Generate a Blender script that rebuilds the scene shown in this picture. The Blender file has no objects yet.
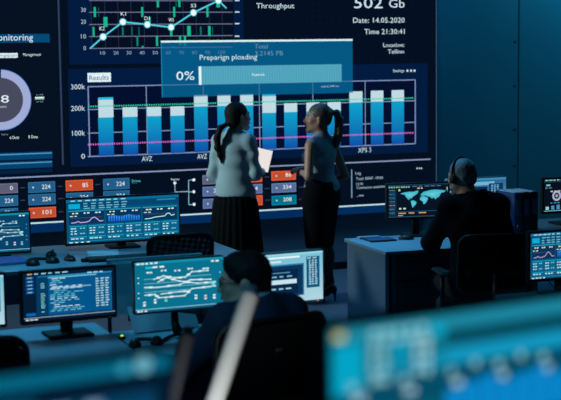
import bpy, math, random
import numpy as np
from mathutils import Vector, Matrix

random.seed(7)
SC = bpy.context.scene
COL = SC.collection
PI = math.pi
rad = math.radians


def s2l(c):
    c = c / 255.0
    return c / 12.92 if c <= 0.04045 else ((c + 0.055) / 1.055) ** 2.4


def lin(c):
    return (s2l(c[0]), s2l(c[1]), s2l(c[2]), 1.0)


# ------------------------------------------------------------------ camera
CAM_H = 2.1
FPX = 1402.73
YAW, PITCH, ROLL = 0.380870, 0.105282, -0.012165
CAMP = Vector((0, 0, CAM_H))
FW = Vector((math.sin(YAW) * math.cos(PITCH), math.cos(YAW) * math.cos(PITCH), -math.sin(PITCH)))
_R = Vector((math.cos(YAW), -math.sin(YAW), 0))
_U = _R.cross(FW)
RT = math.cos(ROLL) * _R + math.sin(ROLL) * _U
UP = -math.sin(ROLL) * _R + math.cos(ROLL) * _U

cam = bpy.data.cameras.new('camera')
cam.sensor_width = 36.0
cam.lens = FPX * 36.0 / 561.0
cam.clip_start = 0.05
cam.clip_end = 60
cam.dof.use_dof = True
cam.dof.focus_distance = 9.3
cam.dof.aperture_fstop = 3.4
cam_o = bpy.data.objects.new('camera', cam)
COL.objects.link(cam_o)
M = Matrix.Identity(4)
for i in range(3):
    M[i][0], M[i][1], M[i][2], M[i][3] = RT[i], UP[i], -FW[i], CAMP[i]
cam_o.matrix_world = M
SC.camera = cam_o

# ------------------------------------------------------------------ world, exposure, lights
wd = bpy.data.worlds.new('world')
SC.world = wd
wd.use_nodes = True
wd.node_tree.nodes['Background'].inputs[0].default_value = (0.02, 0.12, 0.25, 1)
wd.node_tree.nodes['Background'].inputs[1].default_value = 0.02
SC.view_settings.view_transform = 'Standard'
SC.view_settings.look = 'None'
SC.view_settings.exposure = 0.0
SC.view_settings.gamma = 1.0
SC.view_settings.use_curve_mapping = False


def area(name, loc, target, size, col, watts, size_y=None, spread=PI):
    l = bpy.data.lights.new(name, 'AREA')
    l.shape = 'RECTANGLE'
    l.size = size
    l.size_y = size_y or size
    l.color = col
    l.energy = watts
    l.spread = spread
    o = bpy.data.objects.new(name, l)
    COL.objects.link(o)
    o.location = loc
    d = Vector(target) - Vector(loc)
    o.rotation_euler = d.to_track_quat('-Z', 'Y').to_euler()
    return o


area('left_ceiling_light', (-1.4, 11.5, 2.9), (4.1, 10.8, 1.2), 0.6, (0.6, 0.92, 1.0), 30, 0.4, rad(60))
area('right_wall_light', (9.1, 10.9, 3.5), (7.9, 12.3, 2.5), 1.2, (0.03, 0.5, 0.85), 56, 0.5)
area('right_desk_light', (4.05, 9.25, 3.5), (4.35, 8.9, 0.7), 0.5, (0.06, 0.5, 0.95), 13, 0.5, rad(60))
area('left_desk_light', (1.3, 8.2, 3.5), (1.6, 7.7, 0.7), 1.8, (0.06, 0.58, 1.0), 46, 1.4, rad(84))
area('wall_foot_fill', (5.2, 11.3, 3.5), (5.0, 11.75, 0.0), 3.0, (0.05, 0.42, 1.0), 16, 0.3, rad(120))  # unseen fill added to brighten the floor and lower wall
area('front_row_fill', (-0.2, 3.6, 3.4), (1.95, 5.3, 1.0), 0.8, (0.12, 0.6, 1.0), 3.6, 0.5, rad(50))  # weak unseen fill, added to lift the seated man's jacket
area('added_streak_light', (0.75, 3.0, 0.15), (1.38, 3.9, 1.05), 0.12, (0.92, 1.0, 0.96), 3.2, 0.12, rad(46))  # added lamp, serves only to brighten the pale reflection tube


# ------------------------------------------------------------------ pixel to place helpers (rays of the camera above)
def _ray(px, py):
    return FW * FPX + RT * (px - 280.5) - UP * (py - 200)


def at_y(px, py, y):
    d = _ray(px, py)
    return CAMP + d * (y / d.y)


def at_z(px, py, z):
    d = _ray(px, py)
    return CAMP + d * ((z - CAM_H) / d.z)


def at_d(px, py, depth):
    return CAMP + _ray(px, py) * (depth / FPX)


# ------------------------------------------------------------------ materials
def mat(name, c, rough=0.6, metal=0.0, scale=8.0, amt=0.15, bump=0.0, spec=0.5):
    m = bpy.data.materials.new(name)
    m.use_nodes = True
    nt = m.node_tree
    b = nt.nodes['Principled BSDF']
    tc = nt.nodes.new('ShaderNodeTexCoord')
    nz = nt.nodes.new('ShaderNodeTexNoise')
    nz.inputs['Scale'].default_value = scale
    nz.inputs['Detail'].default_value = 3
    nt.links.new(tc.outputs['Object'], nz.inputs['Vector'])
    mx = nt.nodes.new('ShaderNodeMix')
    mx.data_type = 'RGBA'
    L = lin(c)
    mx.inputs[6].default_value = tuple(v * (1 - amt) for v in L[:3]) + (1,)
    mx.inputs[7].default_value = tuple(min(1, v * (1 + amt)) for v in L[:3]) + (1,)
    nt.links.new(nz.outputs['Fac'], mx.inputs[0])
    nt.links.new(mx.outputs[2], b.inputs['Base Color'])
    b.inputs['Roughness'].default_value = rough
    b.inputs['Metallic'].default_value = metal
    b.inputs['Specular IOR Level'].default_value = spec
    if bump:
        bp = nt.nodes.new('ShaderNodeBump')
        bp.inputs['Strength'].default_value = bump
        bp.inputs['Distance'].default_value = 0.01
        nt.links.new(nz.outputs['Fac'], bp.inputs['Height'])
        nt.links.new(bp.outputs[0], b.inputs['Normal'])
    return m


def emit_mat(name, c=None, strength=1.0, alpha=None):
    m = bpy.data.materials.new(name)
    m.use_nodes = True
    nt = m.node_tree
    nt.nodes.clear()
    out = nt.nodes.new('ShaderNodeOutputMaterial')
    e = nt.nodes.new('ShaderNodeEmission')
    e.inputs[1].default_value = strength
    if c is None:
        a = nt.nodes.new('ShaderNodeAttribute')
        a.attribute_name = 'Col'
        nt.links.new(a.outputs['Color'], e.inputs[0])
    else:
        e.inputs[0].default_value = lin(c)
    if alpha is None:
        nt.links.new(e.outputs[0], out.inputs[0])
    else:
        t = nt.nodes.new('ShaderNodeBsdfTransparent')
        x = nt.nodes.new('ShaderNodeMixShader')
        x.inputs[0].default_value = alpha
        nt.links.new(t.outputs[0], x.inputs[1])
        nt.links.new(e.outputs[0], x.inputs[2])
        nt.links.new(x.outputs[0], out.inputs[0])
    return m


MT = dict(
    floor=mat('floor_vinyl', (92, 104, 122), 0.45, scale=3, amt=0.12, bump=0.05),
    wall=mat('wall_paint', (78, 92, 104), 0.55, scale=2, amt=0.08),
    wall_dark=mat('plinth_paint', (105, 120, 138), 0.6, scale=2, amt=0.1),
    panel=mat('wall_panel_metal', (50, 116, 130), 0.42, scale=1.5, amt=0.08),
    ceil=mat('ceiling_paint', (30, 34, 40), 0.8),
    screw=mat('screw_steel', (20, 24, 28), 0.5, 0.6),
    black=mat('black_plastic', (11, 12, 15), 0.5, scale=30, amt=0.2, bump=0.02, spec=0.3),
    black2=mat('black_fabric', (9, 10, 13), 0.95, scale=120, amt=0.3, bump=0.2, spec=0.1),
    bezel=mat('bezel_plastic', (12, 14, 18), 0.35, scale=30, amt=0.1),
    bezel_l=mat('silver_bezel', (150, 158, 165), 0.4, 0.3, scale=30, amt=0.05),
    desk=mat('desk_laminate', (125, 140, 152), 0.36, scale=14, amt=0.06),
    desk_edge=mat('desk_edge_band', (70, 82, 95), 0.45, scale=14, amt=0.06),
    desk_side=mat('desk_side_laminate', (95, 110, 126), 0.5, scale=6, amt=0.08),
    drawer=mat('drawer_lacquer', (42, 48, 58), 0.5, scale=6, amt=0.08),
    handle=mat('handle_metal', (60, 66, 74), 0.35, 0.8),
    grey=mat('pale_grey_plastic', (178, 176, 176), 0.6, scale=10, amt=0.05),
    greyd=mat('dark_grey_plastic', (50, 52, 60), 0.6, scale=10, amt=0.06),
    paper=mat('paper', (190, 195, 205), 0.8, scale=6, amt=0.04),
    purple=mat('purple_cover', (95, 90, 150), 0.5, scale=6, amt=0.05),
    binder=mat('blue_binder_card', (30, 58, 100), 0.6, scale=8, amt=0.08),
    binderd=mat('dark_binder_card', (16, 20, 30), 0.6, scale=8, amt=0.08),
    label=mat('binder_label_paper', (75, 90, 115), 0.8),
    hair_dark=mat('dark_hair', (20, 15, 16), 0.7, scale=60, amt=0.4, bump=0.6, spec=0.2),
    hair_blonde=mat('blonde_hair', (92, 76, 64), 0.5, scale=60, amt=0.35, bump=0.5),
    hair_grey=mat('grey_hair', (120, 122, 126), 0.6, scale=60, amt=0.3, bump=0.5),
    skin=mat('skin', (196, 140, 118), 0.5, scale=20, amt=0.06),
    skin2=mat('skin_tan', (178, 122, 100), 0.5, scale=20, amt=0.06),
    lips=mat('lips', (150, 80, 76), 0.45),
    eyew=mat('eye_white', (120, 118, 116), 0.35),
    eyed=mat('eye_iris', (30, 22, 18), 0.2),
    blouse=mat('grey_blouse_cloth', (150, 166, 168), 0.75, scale=9, amt=0.06, bump=0.25),
    top=mat('blue_grey_top_cloth', (128, 132, 142), 0.7, scale=9, amt=0.08, bump=0.2),
    skirt=mat('black_skirt_cloth', (9, 9, 12), 0.9, scale=20, amt=0.2, bump=0.2, spec=0.1),
    tights=mat('black_tights', (14, 14, 18), 0.6, scale=40, amt=0.2),
    jacket=mat('navy_jacket_cloth', (36, 46, 64), 0.9, scale=14, amt=0.2, bump=0.25, spec=0.15),
    jacket2=mat('dark_jacket_cloth', (11, 13, 19), 0.95, scale=14, amt=0.2, bump=0.25, spec=0.1),
    trousers=mat('dark_trousers_cloth', (14, 15, 20), 0.9, scale=14, amt=0.2),
    shoe=mat('black_leather', (10, 10, 12), 0.3, scale=20, amt=0.2),
    shirt=mat('pale_shirt_cloth', (160, 165, 175), 0.8),
    chrome=mat('chrome', (150, 155, 160), 0.2, 1.0),
    keys=mat('keyboard_keys', (26, 28, 32), 0.5),
    screen=emit_mat('screen_light'),
    overlay=emit_mat('overlay_light', None, 1.0, 0.72),
    led_red=emit_mat('red_led', (255, 150, 130), 1.5),
    led_yel=emit_mat('yellow_green_led', (190, 220, 60), 1.5),
    tablet=emit_mat('tablet_light', (236, 222, 214), 1.0),
)

g = bpy.data.materials.new('frosted_acrylic')
g.use_nodes = True
gb = g.node_tree.nodes['Principled BSDF']
gb.inputs['Base Color'].default_value = lin((170, 225, 232))
gb.inputs['Roughness'].default_value = 0.35
gt = g.node_tree.nodes.new('ShaderNodeBsdfTransparent')
gt.inputs[0].default_value = (0.75, 0.92, 0.95, 1)
gx = g.node_tree.nodes.new('ShaderNodeMixShader')
gx.inputs[0].default_value = 0.5
g.node_tree.links.new(gt.outputs[0], gx.inputs[1])
g.node_tree.links.new(gb.outputs[0], gx.inputs[2])
g.node_tree.links.new(gx.outputs[0], g.node_tree.nodes['Material Output'].inputs[0])
MT['acrylic'] = g

# woven mesh back of the office chairs: holes between threads
mm = bpy.data.materials.new('chair_mesh_weave')
mm.use_nodes = True
nt = mm.node_tree
b = nt.nodes['Principled BSDF']
b.inputs['Base Color'].default_value = lin((12, 14, 18))
b.inputs['Roughness'].default_value = 0.8
tc = nt.nodes.new('ShaderNodeTexCoord')
mp = nt.nodes.new('ShaderNodeMapping')
mp.inputs['Rotation'].default_value = (0, rad(35), 0)
mp.inputs['Scale'].default_value = (38, 0, 46)
vo = nt.nodes.new('ShaderNodeTexChecker')
vo.inputs['Scale'].default_value = 1.0
nt.links.new(tc.outputs['Object'], mp.inputs[0])
nt.links.new(mp.outputs[0], vo.inputs['Vector'])
tr = nt.nodes.new('ShaderNodeBsdfTransparent')
mx = nt.nodes.new('ShaderNodeMixShader')
ma = nt.nodes.new('ShaderNodeMath')
ma.operation = 'MULTIPLY'
ma.inputs[1].default_value = 0.22
nt.links.new(vo.outputs['Fac'], ma.inputs[0])
nt.links.new(ma.outputs[0], mx.inputs[0])
nt.links.new(b.outputs[0], mx.inputs[1])
nt.links.new(tr.outputs[0], mx.inputs[2])
nt.links.new(mx.outputs[0], nt.nodes['Material Output'].inputs[0])
MT['weave'] = mm


# ------------------------------------------------------------------ object helpers
def link(name, me, parent=None):
    o = bpy.data.objects.new(name, me)
    COL.objects.link(o)
    if parent is not None:
        o.parent = parent
    return o


def thing(name, label, cat, loc=(0, 0, 0), rz=0.0, group=None):
    o = link(name, None)
    o.location = loc
    o.rotation_euler = (0, 0, rz)
    o.empty_display_size = 0.1
    o['label'] = label
    o['category'] = cat
    if group:
        o['group'] = group
    return o


def tag(o, label, cat, group=None):
    o['label'] = label
    o['category'] = cat
    if group:
        o['group'] = group
    return o


class MB:
    """collects faces; builds one mesh"""

    def __init__(s):
        s.v = []
        s.f = []

    def add(s, vs, fs, M=None):
        n = len(s.v)
        for p in vs:
            p = Vector(p)
            if M is not None:
                p = M @ p
            s.v.append(tuple(p))
        for f in fs:
            s.f.append(tuple(n + i for i in f))
        return s

    def box(s, c, d, M=None, bev=0.0):
        x, y, z = c
        a, b_, c_ = d[0] / 2, d[1] / 2, d[2] / 2
        if bev <= 0:
            vs = [(x + i * a, y + j * b_, z + k * c_) for k in (-1, 1) for j in (-1, 1) for i in (-1, 1)]
            fs = [(0, 2, 3, 1), (4, 5, 7, 6), (0, 1, 5, 4), (2, 6, 7, 3), (0, 4, 6, 2), (1, 3, 7, 5)]
            return s.add(vs, fs, M)
        e = min(bev, a * .95, b_ * .95, c_ * .95)
        # chamfered box: each corner has three vertices
        idx = {}
        vs = []
        for k in (-1, 1):
            for j in (-1, 1):
                for i in (-1, 1):
                    for ax in range(3):
                        p = [i * (a - e), j * (b_ - e), k * (c_ - e)]
                        p[ax] = (i * a, j * b_, k * c_)[ax]
                        idx[(i, j, k, ax)] = len(vs)
                        vs.append((x + p[0], y + p[1], z + p[2]))
        fs = []
        T = (-1, 1)
        for sgn in T:
            q = [(-1, -1), (1, -1), (1, 1), (-1, 1)]
            if sgn < 0:
                q = q[::-1]
            fs.append(tuple(idx[(sgn, u, v, 0)] for u, v in q))
            fs.append(tuple(idx[(v, sgn, u, 1)] for u, v in q))
            fs.append(tuple(idx[(u, v, sgn, 2)] for u, v in q))
        for u in T:
            for v in T:
                f = (idx[(-1, u, v, 1)], idx[(1, u, v, 1)], idx[(1, u, v, 2)], idx[(-1, u, v, 2)])
                fs.append(f if u * v > 0 else f[::-1])
                f = (idx[(u, -1, v, 2)], idx[(u, 1, v, 2)], idx[(u, 1, v, 0)], idx[(u, -1, v, 0)])
                fs.append(f if u * v > 0 else f[::-1])
                f = (idx[(u, v, -1, 0)], idx[(u, v, 1, 0)], idx[(u, v, 1, 1)], idx[(u, v, -1, 1)])
                fs.append(f if u * v > 0 else f[::-1])
        for i in T:
            for j in T:
                for k in T:
                    f = tuple(idx[(i, j, k, ax)] for ax in range(3))
                    fs.append(f if i * j * k > 0 else f[::-1])
        return s.add(vs, fs, M)

    def loft(s, rings, cap=True, M=None, closed=True):
        n = len(rings[0])
        vs = [p for r in rings for p in r]
        fs = []
        for i in range(len(rings) - 1):
            for j in range(n if closed else n - 1):
                k = (j + 1) % n
                fs.append((i * n + j, i * n + k, (i + 1) * n + k, (i + 1) * n + j))
        if cap:
            fs.append(tuple(range(n - 1, -1, -1)))
            fs.append(tuple((len(rings) - 1) * n + j for j in range(n)))
        return s.add(vs, fs, M)

    def tube(s, pts, r, n=10, M=None):
        pts = [Vector(p) for p in pts]
        rs = r if isinstance(r, (list, tuple)) else [r] * len(pts)
        rings = []
        ref = None
        for i, p in enumerate(pts):
            t = (pts[min(i + 1, len(pts) - 1)] - pts[max(i - 1, 0)]).normalized()
            if ref is None:
                ref = Vector((0, 0, 1)) if abs(t.z) < .9 else Vector((1, 0, 0))
            a = (ref - t * ref.dot(t)).normalized()
            ref = a
            c = t.cross(a)
            rings.append([p + (a * math.cos(2 * PI * k / n) + c * math.sin(2 * PI * k / n)) * rs[i] for k in range(n)])
        return s.loft(rings, True, M)

    def cyl(s, c, r, h, n=20, M=None, r2=None):
        r2 = r if r2 is None else r2
        x, y, z = c
        rings = [[(x + q * math.cos(2 * PI * k / n), y + q * math.sin(2 * PI * k / n), z + dz) for k in range(n)] for q, dz in ((r, 0), (r2, h))]
        return s.loft(rings, True, M)

    def dome(s, c, rx, ry, rz, n=16, m=6, M=None):
        rings = []
        for i in range(m + 1):
            t = PI / 2 * i / m
            q = max(math.cos(t), 0.02)
            rings.append([(c[0] + rx * q * math.cos(2 * PI * k / n), c[1] + ry * q * math.sin(2 * PI * k / n), c[2] + rz * math.sin(t)) for k in range(n)])
        return s.loft(rings, True, M)

    def ball(s, c, r, n=12, m=8, M=None):
        rings = []
        rr = r if isinstance(r, (tuple, list)) else (r, r, r)
        for i in range(m + 1):
            t = -PI / 2 + PI * i / m
            q = max(math.cos(t), 0.03)
            rings.append([(c[0] + rr[0] * q * math.cos(2 * PI * k / n), c[1] + rr[1] * q * math.sin(2 * PI * k / n), c[2] + rr[2] * math.sin(t)) for k in range(n)])
        return s.loft(rings, True, M)

    def mesh(s, name, m, smooth=False):
        me = bpy.data.meshes.new(name)
        me.from_pydata(s.v, [], s.f)
        me.materials.append(MT[m] if isinstance(m, str) else m)
        if smooth:
            me.polygons.foreach_set('use_smooth', [True] * len(me.polygons))
        me.update()
        return me

    def obj(s, name, m, parent=None, smooth=False, kind=None, label=None):
        o = link(name, s.mesh(name, m, smooth), parent)
        if kind:
            o['kind'] = kind
        if label:
            o['label'] = label
        return o


def copy_tree(o, parent=None):
    c = o.copy()
    COL.objects.link(c)
    c.parent = parent
    for ch in list(o.children):
        copy_tree(ch, c)
    return c


# ------------------------------------------------------------------ luminous graphics: flat pieces with their own colours
_text_cache = {}


def text_mesh(s):
    if s not in _text_cache:
        cu = bpy.data.curves.new('lettering', 'FONT')
        cu.body = s
        cu.size = 1.0
        cu.resolution_u = 2
        cu.offset = 0.0
        o = bpy.data.objects.new('lettering', cu)
        COL.objects.link(o)
        bpy.context.view_layer.update()
        me = o.evaluated_get(bpy.context.evaluated_depsgraph_get()).to_mesh()
        vs = [tuple(v.co) for v in me.vertices]
        fs = [tuple(p.vertices) for p in me.polygons]
        o.to_mesh_clear()
        bpy.data.objects.remove(o)
        bpy.data.curves.remove(cu)
        _text_cache[s] = (vs, fs)
    return _text_cache[s]


class Canvas:
    """flat luminous pieces; mapping(u, v, layer) gives the place of each"""

    def __init__(s, mp):
        s.mp = mp
        s.v, s.f, s.c = [], [], []

    def poly(s, pts, cols, l):
        n = len(s.v)
        for p in pts:
            s.v.append(s.mp(p[0], p[1], l))
        s.f.append(tuple(range(n, n + len(pts))))
        if not isinstance(cols[0], (tuple, list)):
            cols = [cols] * len(pts)
        s.c.append([lin(c) for c in cols])

    def rect(s, x0, y0, x1, y1, c, l=1, c2=None):
        c2 = c2 or c
        s.poly([(x0, y0), (x1, y0), (x1, y1), (x0, y1)][::-1], [c2, c2, c, c], l)

    def seg(s, a, b_, w, c, l=1):
        dx, dy = b_[0] - a[0], b_[1] - a[1]
        k = math.hypot(dx, dy * s.asp) or 1e-9
        nx, ny = -dy * s.asp / k * w / 2, dx / k * w / 2 / s.asp
        s.poly([(a[0] + nx, a[1] + ny), (a[0] - nx, a[1] - ny), (b_[0] - nx, b_[1] - ny), (b_[0] + nx, b_[1] + ny)], c, l)

    asp = 1.0

    def line(s, pts, w, c, l=1):
        for a, b_ in zip(pts, pts[1:]):
            s.seg(a, b_, w, c, l)

    def disc(s, x, y, r, c, l=1, n=14):
        s.poly([(x + r * math.cos(2 * PI * k / n), y + r / s.asp * math.sin(2 * PI * k / n)) for k in range(n)][::-1], c, l)

    def ring(s, x, y, r0, r1, c, l=1, a0=0, a1=2 * PI, n=40):
        for k in range(n):
            t0 = a0 + (a1 - a0) * k / n
            t1 = a0 + (a1 - a0) * (k + 1) / n
            q = [(x + r * math.sin(t), y - r / s.asp * math.cos(t)) for r, t in ((r0, t0), (r1, t0), (r1, t1), (r0, t1))]
            s.poly(q[::-1], c, l)

    def text(s, st, x, y, h, c, l=2, w=None, align='l'):
        """x left (or right / centre), y baseline, h height of the capitals, w total width, in canvas units"""
        vs, fs = text_mesh(st)
        x0 = min(v[0] for v in vs)
        x1 = max(v[0] for v in vs)
        k = h / 0.69
        kx = (w / (x1 - x0)) if w else k / s.tasp
        W = (x1 - x0) * kx
        ox = x if align == 'l' else (x - W if align == 'r' else x - W / 2)
        n = len(s.v)
        for v in vs:
            s.v.append(s.mp(ox + (v[0] - x0) * kx, y - v[1] * k, l))
        for f in fs:
            s.f.append(tuple(n + i for i in f))
            s.c.append([lin(c)] * len(f))

    tasp = 1.0

    def obj(s, name, parent=None, m='screen', kind=None):
        me = bpy.data.meshes.new(name)
        me.from_pydata(s.v, [], s.f)
        at = me.color_attributes.new('Col', 'FLOAT_COLOR', 'CORNER')
        fl = []
        for f, cs in zip(s.f, s.c):
            for c in cs:
                fl.extend(c)
        at.data.foreach_set('color', fl)
        me.materials.append(MT[m])
        me.update()
        o = link(name, me, parent)
        if kind:
            o['kind'] = kind
        return o


# ================================================================== THE ROOM
WY = 12.27           # face of the back wall
FACE = WY - 0.07     # face of the video wall
X0, X1, Y0, Y1, CZ = -3.0, 9.6, -2.0, WY, 3.6


def struct(name, mb, m, parent=None):
    return mb.obj(name, m, parent, kind=None if parent else 'structure')


struct('floor', MB().box(((X0 + X1) / 2, (Y0 + Y1) / 2, -0.05), (X1 - X0, Y1 - Y0 + .2, 0.1)), 'floor')
struct('ceiling', MB().box(((X0 + X1) / 2, (Y0 + Y1) / 2, CZ + 0.05), (X1 - X0 + .2, Y1 - Y0 + .2, 0.1)), 'ceil')
wall_back = struct('wall_back', MB().box(((X0 + X1) / 2, WY + 0.06, CZ / 2), (X1 - X0 + .2, 0.1, CZ)), 'wall_dark')
struct('wall_left', MB().box((X0 - 0.05, (Y0 + Y1) / 2, CZ / 2), (0.1, Y1 - Y0, CZ)), 'wall')
struct('wall_right', MB().box((X1 + 0.05, (Y0 + Y1) / 2, CZ / 2), (0.1, Y1 - Y0, CZ)), 'panel')
struct('wall_front', MB().box(((X0 + X1) / 2, Y0 - 0.05, CZ / 2), (X1 - X0 + .2, 0.1, CZ)), 'wall')
struct('baseboard_back', MB().box(((X0 + X1) / 2, WY + .0, 0.035), (X1 - X0, 0.02, 0.07), bev=.004), 'black')
# metal wall panels to the right of the video wall, a thin dark joint between them, a column of screws beside each joint
xs = [6.42, 7.505, 8.55, 9.59]
for a, b_ in zip(xs, xs[1:]):
    struct('wall_panel', MB().box(((a + b_) / 2, WY - 0.002, 1.85), (b_ - a - 0.012, 0.024, 3.4), bev=.004), 'panel', wall_back)
for xx in xs[1:3]:
    for zz in (0.55, 0.92, 1.29, 1.73, 2.17, 2.6, 3.0):
        struct('panel_screw', MB().cyl((0, 0, 0), 0.012, 0.006, 8, Matrix.Translation((xx - 0.045, WY - 0.014, zz)) @ Matrix.Rotation(PI / 2, 4, 'X')), 'screw', wall_back)
# raised step on which the viewer's own desk stands (below the frame)
struct('trim_1', MB().box((2.0, 0.7, 0.3), (7.0, 3.0, 0.6), bev=.01), 'floor')

# ================================================================== VIDEO WALL
vw = thing('video_wall', 'huge video wall of blue charts covering the back wall', 'video wall', (0, WY, 0))


def wpt(px, py):
    return at_y(px, py, FACE)


def WM(px, py, l):
    p = at_y(px, py, FACE)
    return (p.x, FACE - WY - 0.0008 * l, p.z)


class WCanvas(Canvas):
    """graphics of the video wall; coordinates are read off the photograph, edges come out level and plumb on the wall"""

    def __init__(s):
        Canvas.__init__(s, None)
        s.raw = True
        s.mp = lambda X, Z, l: (X, FACE - WY - 0.0008 * l, Z)
        s.tasp = 1.0

    def rect(s, x0, y0, x1, y1, c, l=1, c2=None):
        a = wpt(x0, y0)
        z1 = wpt(x0, y1).z
        X1_ = wpt(x1, y0).x
        c2 = c2 or c
        s.poly([(a.x, z1), (X1_, z1), (X1_, a.z), (a.x, a.z)], [c2, c2, c, c], l)

    def line(s, pts, w, c, l=1):
        q = [wpt(*p) for p in pts]
        for a, b_ in zip(q, q[1:]):
            d = Vector((b_.x - a.x, b_.z - a.z))
            n = Vector((-d.y, d.x)).normalized() * w / 107 / 2
            s.poly([(a.x - n.x, a.z - n.y), (b_.x - n.x, b_.z - n.y), (b_.x + n.x, b_.z + n.y), (a.x + n.x, a.z + n.y)], c, l)

    def hline(s, x0, x1, y, w, c, l=1):
        a = wpt(x0, y)
        X = wpt(x1, y - .03 * (x1 - x0)).x
        h = w / 107 / 2
        s.poly([(a.x, a.z - h), (X, a.z - h), (X, a.z + h), (a.x, a.z + h)], c, l)

    def vline(s, x, y0, y1, w, c, l=1):
        a = wpt(x, y0)
        b_ = wpt(x, y1)
        h = w / 103 / 2
        s.poly([(a.x - h, b_.z), (a.x + h, b_.z), (a.x + h, a.z), (a.x - h, a.z)], c, l)

    def disc(s, x, y, r, c, l=1, n=16):
        p = wpt(x, y)
        r /= 107
        s.poly([(p.x + r * math.cos(2 * PI * k / n), p.z + r * math.sin(2 * PI * k / n)) for k in range(n)], c, l)

    def ring(s, x, y, r0, r1, c, l=1, a0=0, a1=2 * PI, n=48):
        p = wpt(x, y)
        for k in range(n):
            t0 = a0 + (a1 - a0) * k / n
            t1 = a0 + (a1 - a0) * (k + 1) / n
            q = [(p.x + r / 112 * math.sin(t), p.z + r / 112 * math.cos(t)) for r, t in ((r0, t0), (r1, t0), (r1, t1), (r0, t1))]
            s.poly(q, c, l)

    def text(s, st, x0, x1, y, h, c, l=3):
        """spans x0..x1 in the photograph, y baseline, h height of the capitals in photograph pixels"""
        a = wpt(x0, y)
        X = wpt(x1, y).x
        vs, fs = text_mesh(st)
        m0 = min(v[0] for v in vs)
        m1 = max(v[0] for v in vs)
        kx = (X - a.x) / (m1 - m0)
        k = h / 107 / 0.69
        n = len(s.v)
        for v in vs:
            s.v.append((a.x + (v[0] - m0) * kx, FACE - WY - 0.0008 * l, a.z + v[1] * k))
        for f in fs:
            s.f.append(tuple(n + i for i in f))
            s.c.append([lin(c)] * len(f))


WX0, WX1 = 0.9, wpt(436.5, 50).x
WZ0 = wpt(300, 219).z
WZ1 = 3.35
MB().box(((WX0 + WX1) / 2, -0.032, (WZ0 + WZ1) / 2), (WX1 - WX0, 0.068, WZ1 - WZ0)).obj('housing', 'bezel', vw)
NAVY = (2, 27, 62)
INK = (3, 13, 31)
TXT = (205, 232, 240)
c = WCanvas()
c.poly([(WX0 + .002, WZ0 + .002), (WX1 - .003, WZ0 + .002), (WX1 - .003, WZ1), (WX0 + .002, WZ1)], (4, 15, 32), 0)
# faint dot pattern of the background
for i in range(24):
    for j in range(22):
        c.disc(300 + i * 6.6, 4 + j * 6.6 - i * .12, .35, (24, 44, 70), .4, 5)
c.vline(436.2, -40, 214, .8, (62, 86, 118), 2)
for sgx in (56.0,):
    a, b_ = wpt(58.3, 0), wpt(60.4, 165)
    h = .008
    c.poly([(a.x - h, b_.z), (a.x + h, b_.z), (a.x + h, 3.3), (a.x - h, 3.3)], (48, 62, 96), 1)
scr = c.obj('display_panel', vw)


def wpart(fn, name, parent=None, m='screen', kind=None):
    k = WCanvas()
    fn(k)
    return k.obj(name, parent or vw, m, kind)


# --- left status panel
lp = wpart(lambda k: k.rect(-60, -40, 54, 174, (6, 17, 34), 1), 'status_panel')
wpart(lambda k: k.rect(-50, 34.5, 49.5, 43.2, (4, 74, 118), 2), 'title_bar', lp)
wpart(lambda k: k.text('System monitoring', -40, 33, 41, 6, (214, 238, 246), 3), 'title_lettering', lp)
wpart(lambda k: k.rect(-20, 53.4, 17.6, 58.2, (222, 240, 246), 2), 'tab', lp)
wpart(lambda k: k.text('Consumption', -17, 16.5, 57, 2.6, (20, 60, 90), 3), 'tab_lettering', lp)
wpart(lambda k: k.text('Management', 23, 41, 56, 2.6, TXT, 3), 'tab_lettering', lp)
wpart(lambda k: k.ring(1.0, 100, 21.4, 29.2, (160, 172, 214), 2, 0.03, 2 * PI * .93), 'ring_gauge', lp)
wpart(lambda k: k.ring(1.0, 100, 29.0, 29.6, (70, 120, 200), 2.5, 0.03, 2 * PI * .93), 'ring_edge', lp)
wpart(lambda k: k.disc(1.0, 100, 20.2, (72, 74, 94), 2, 40), 'gauge_disc', lp)
wpart(lambda k: (k.text('98', -8, 9, 103, 7, (230, 244, 250), 3), k.text('of items', -7, 6.5, 108, 2.4, (190, 205, 220), 3)), 'gauge_lettering', lp, kind='stuff')
wpart(lambda k: (k.rect(35, 97, 44, 98.3, (236, 250, 246), 2), k.rect(35, 98.3, 44, 99.7, (120, 190, 165), 2)), 'legend_chip', lp)
wpart(lambda k: (k.text('out 0/8', 36, 43, 95.4, 1.3, (140, 155, 175), 3), k.text('out 0/8', 36, 43, 102.3, 1.3, (140, 155, 175), 3),
                 k.text('input', 1.5, 8, 135.2, 1.6, (140, 155, 175), 3), k.text('6 Data', 9.8, 19, 139, 2.7, (222, 240, 246), 3),
                 k.text('8 Data', 28.3, 37.8, 138.3, 2.7, (222, 240, 246), 3)), 'legend_lettering', lp, kind='stuff')
for y0, y1, cc in ((153.2, 160.6, (4, 66, 112)), (162.4, 169.6, (4, 66, 112)), (171, 174.8, (3, 34, 66))):
    wpart(lambda k: k.rect(-50, y0 + 1.8, 52.4, y1 + 1.8, cc, 2), 'usage_bar', lp)
for y0 in (154.6, 163.8):
    wpart(lambda k: k.hline(-50, 51.8, y0 + 1.8 + .4, 1, (86, 156, 200), 3), 'usage_line', lp)

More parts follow.
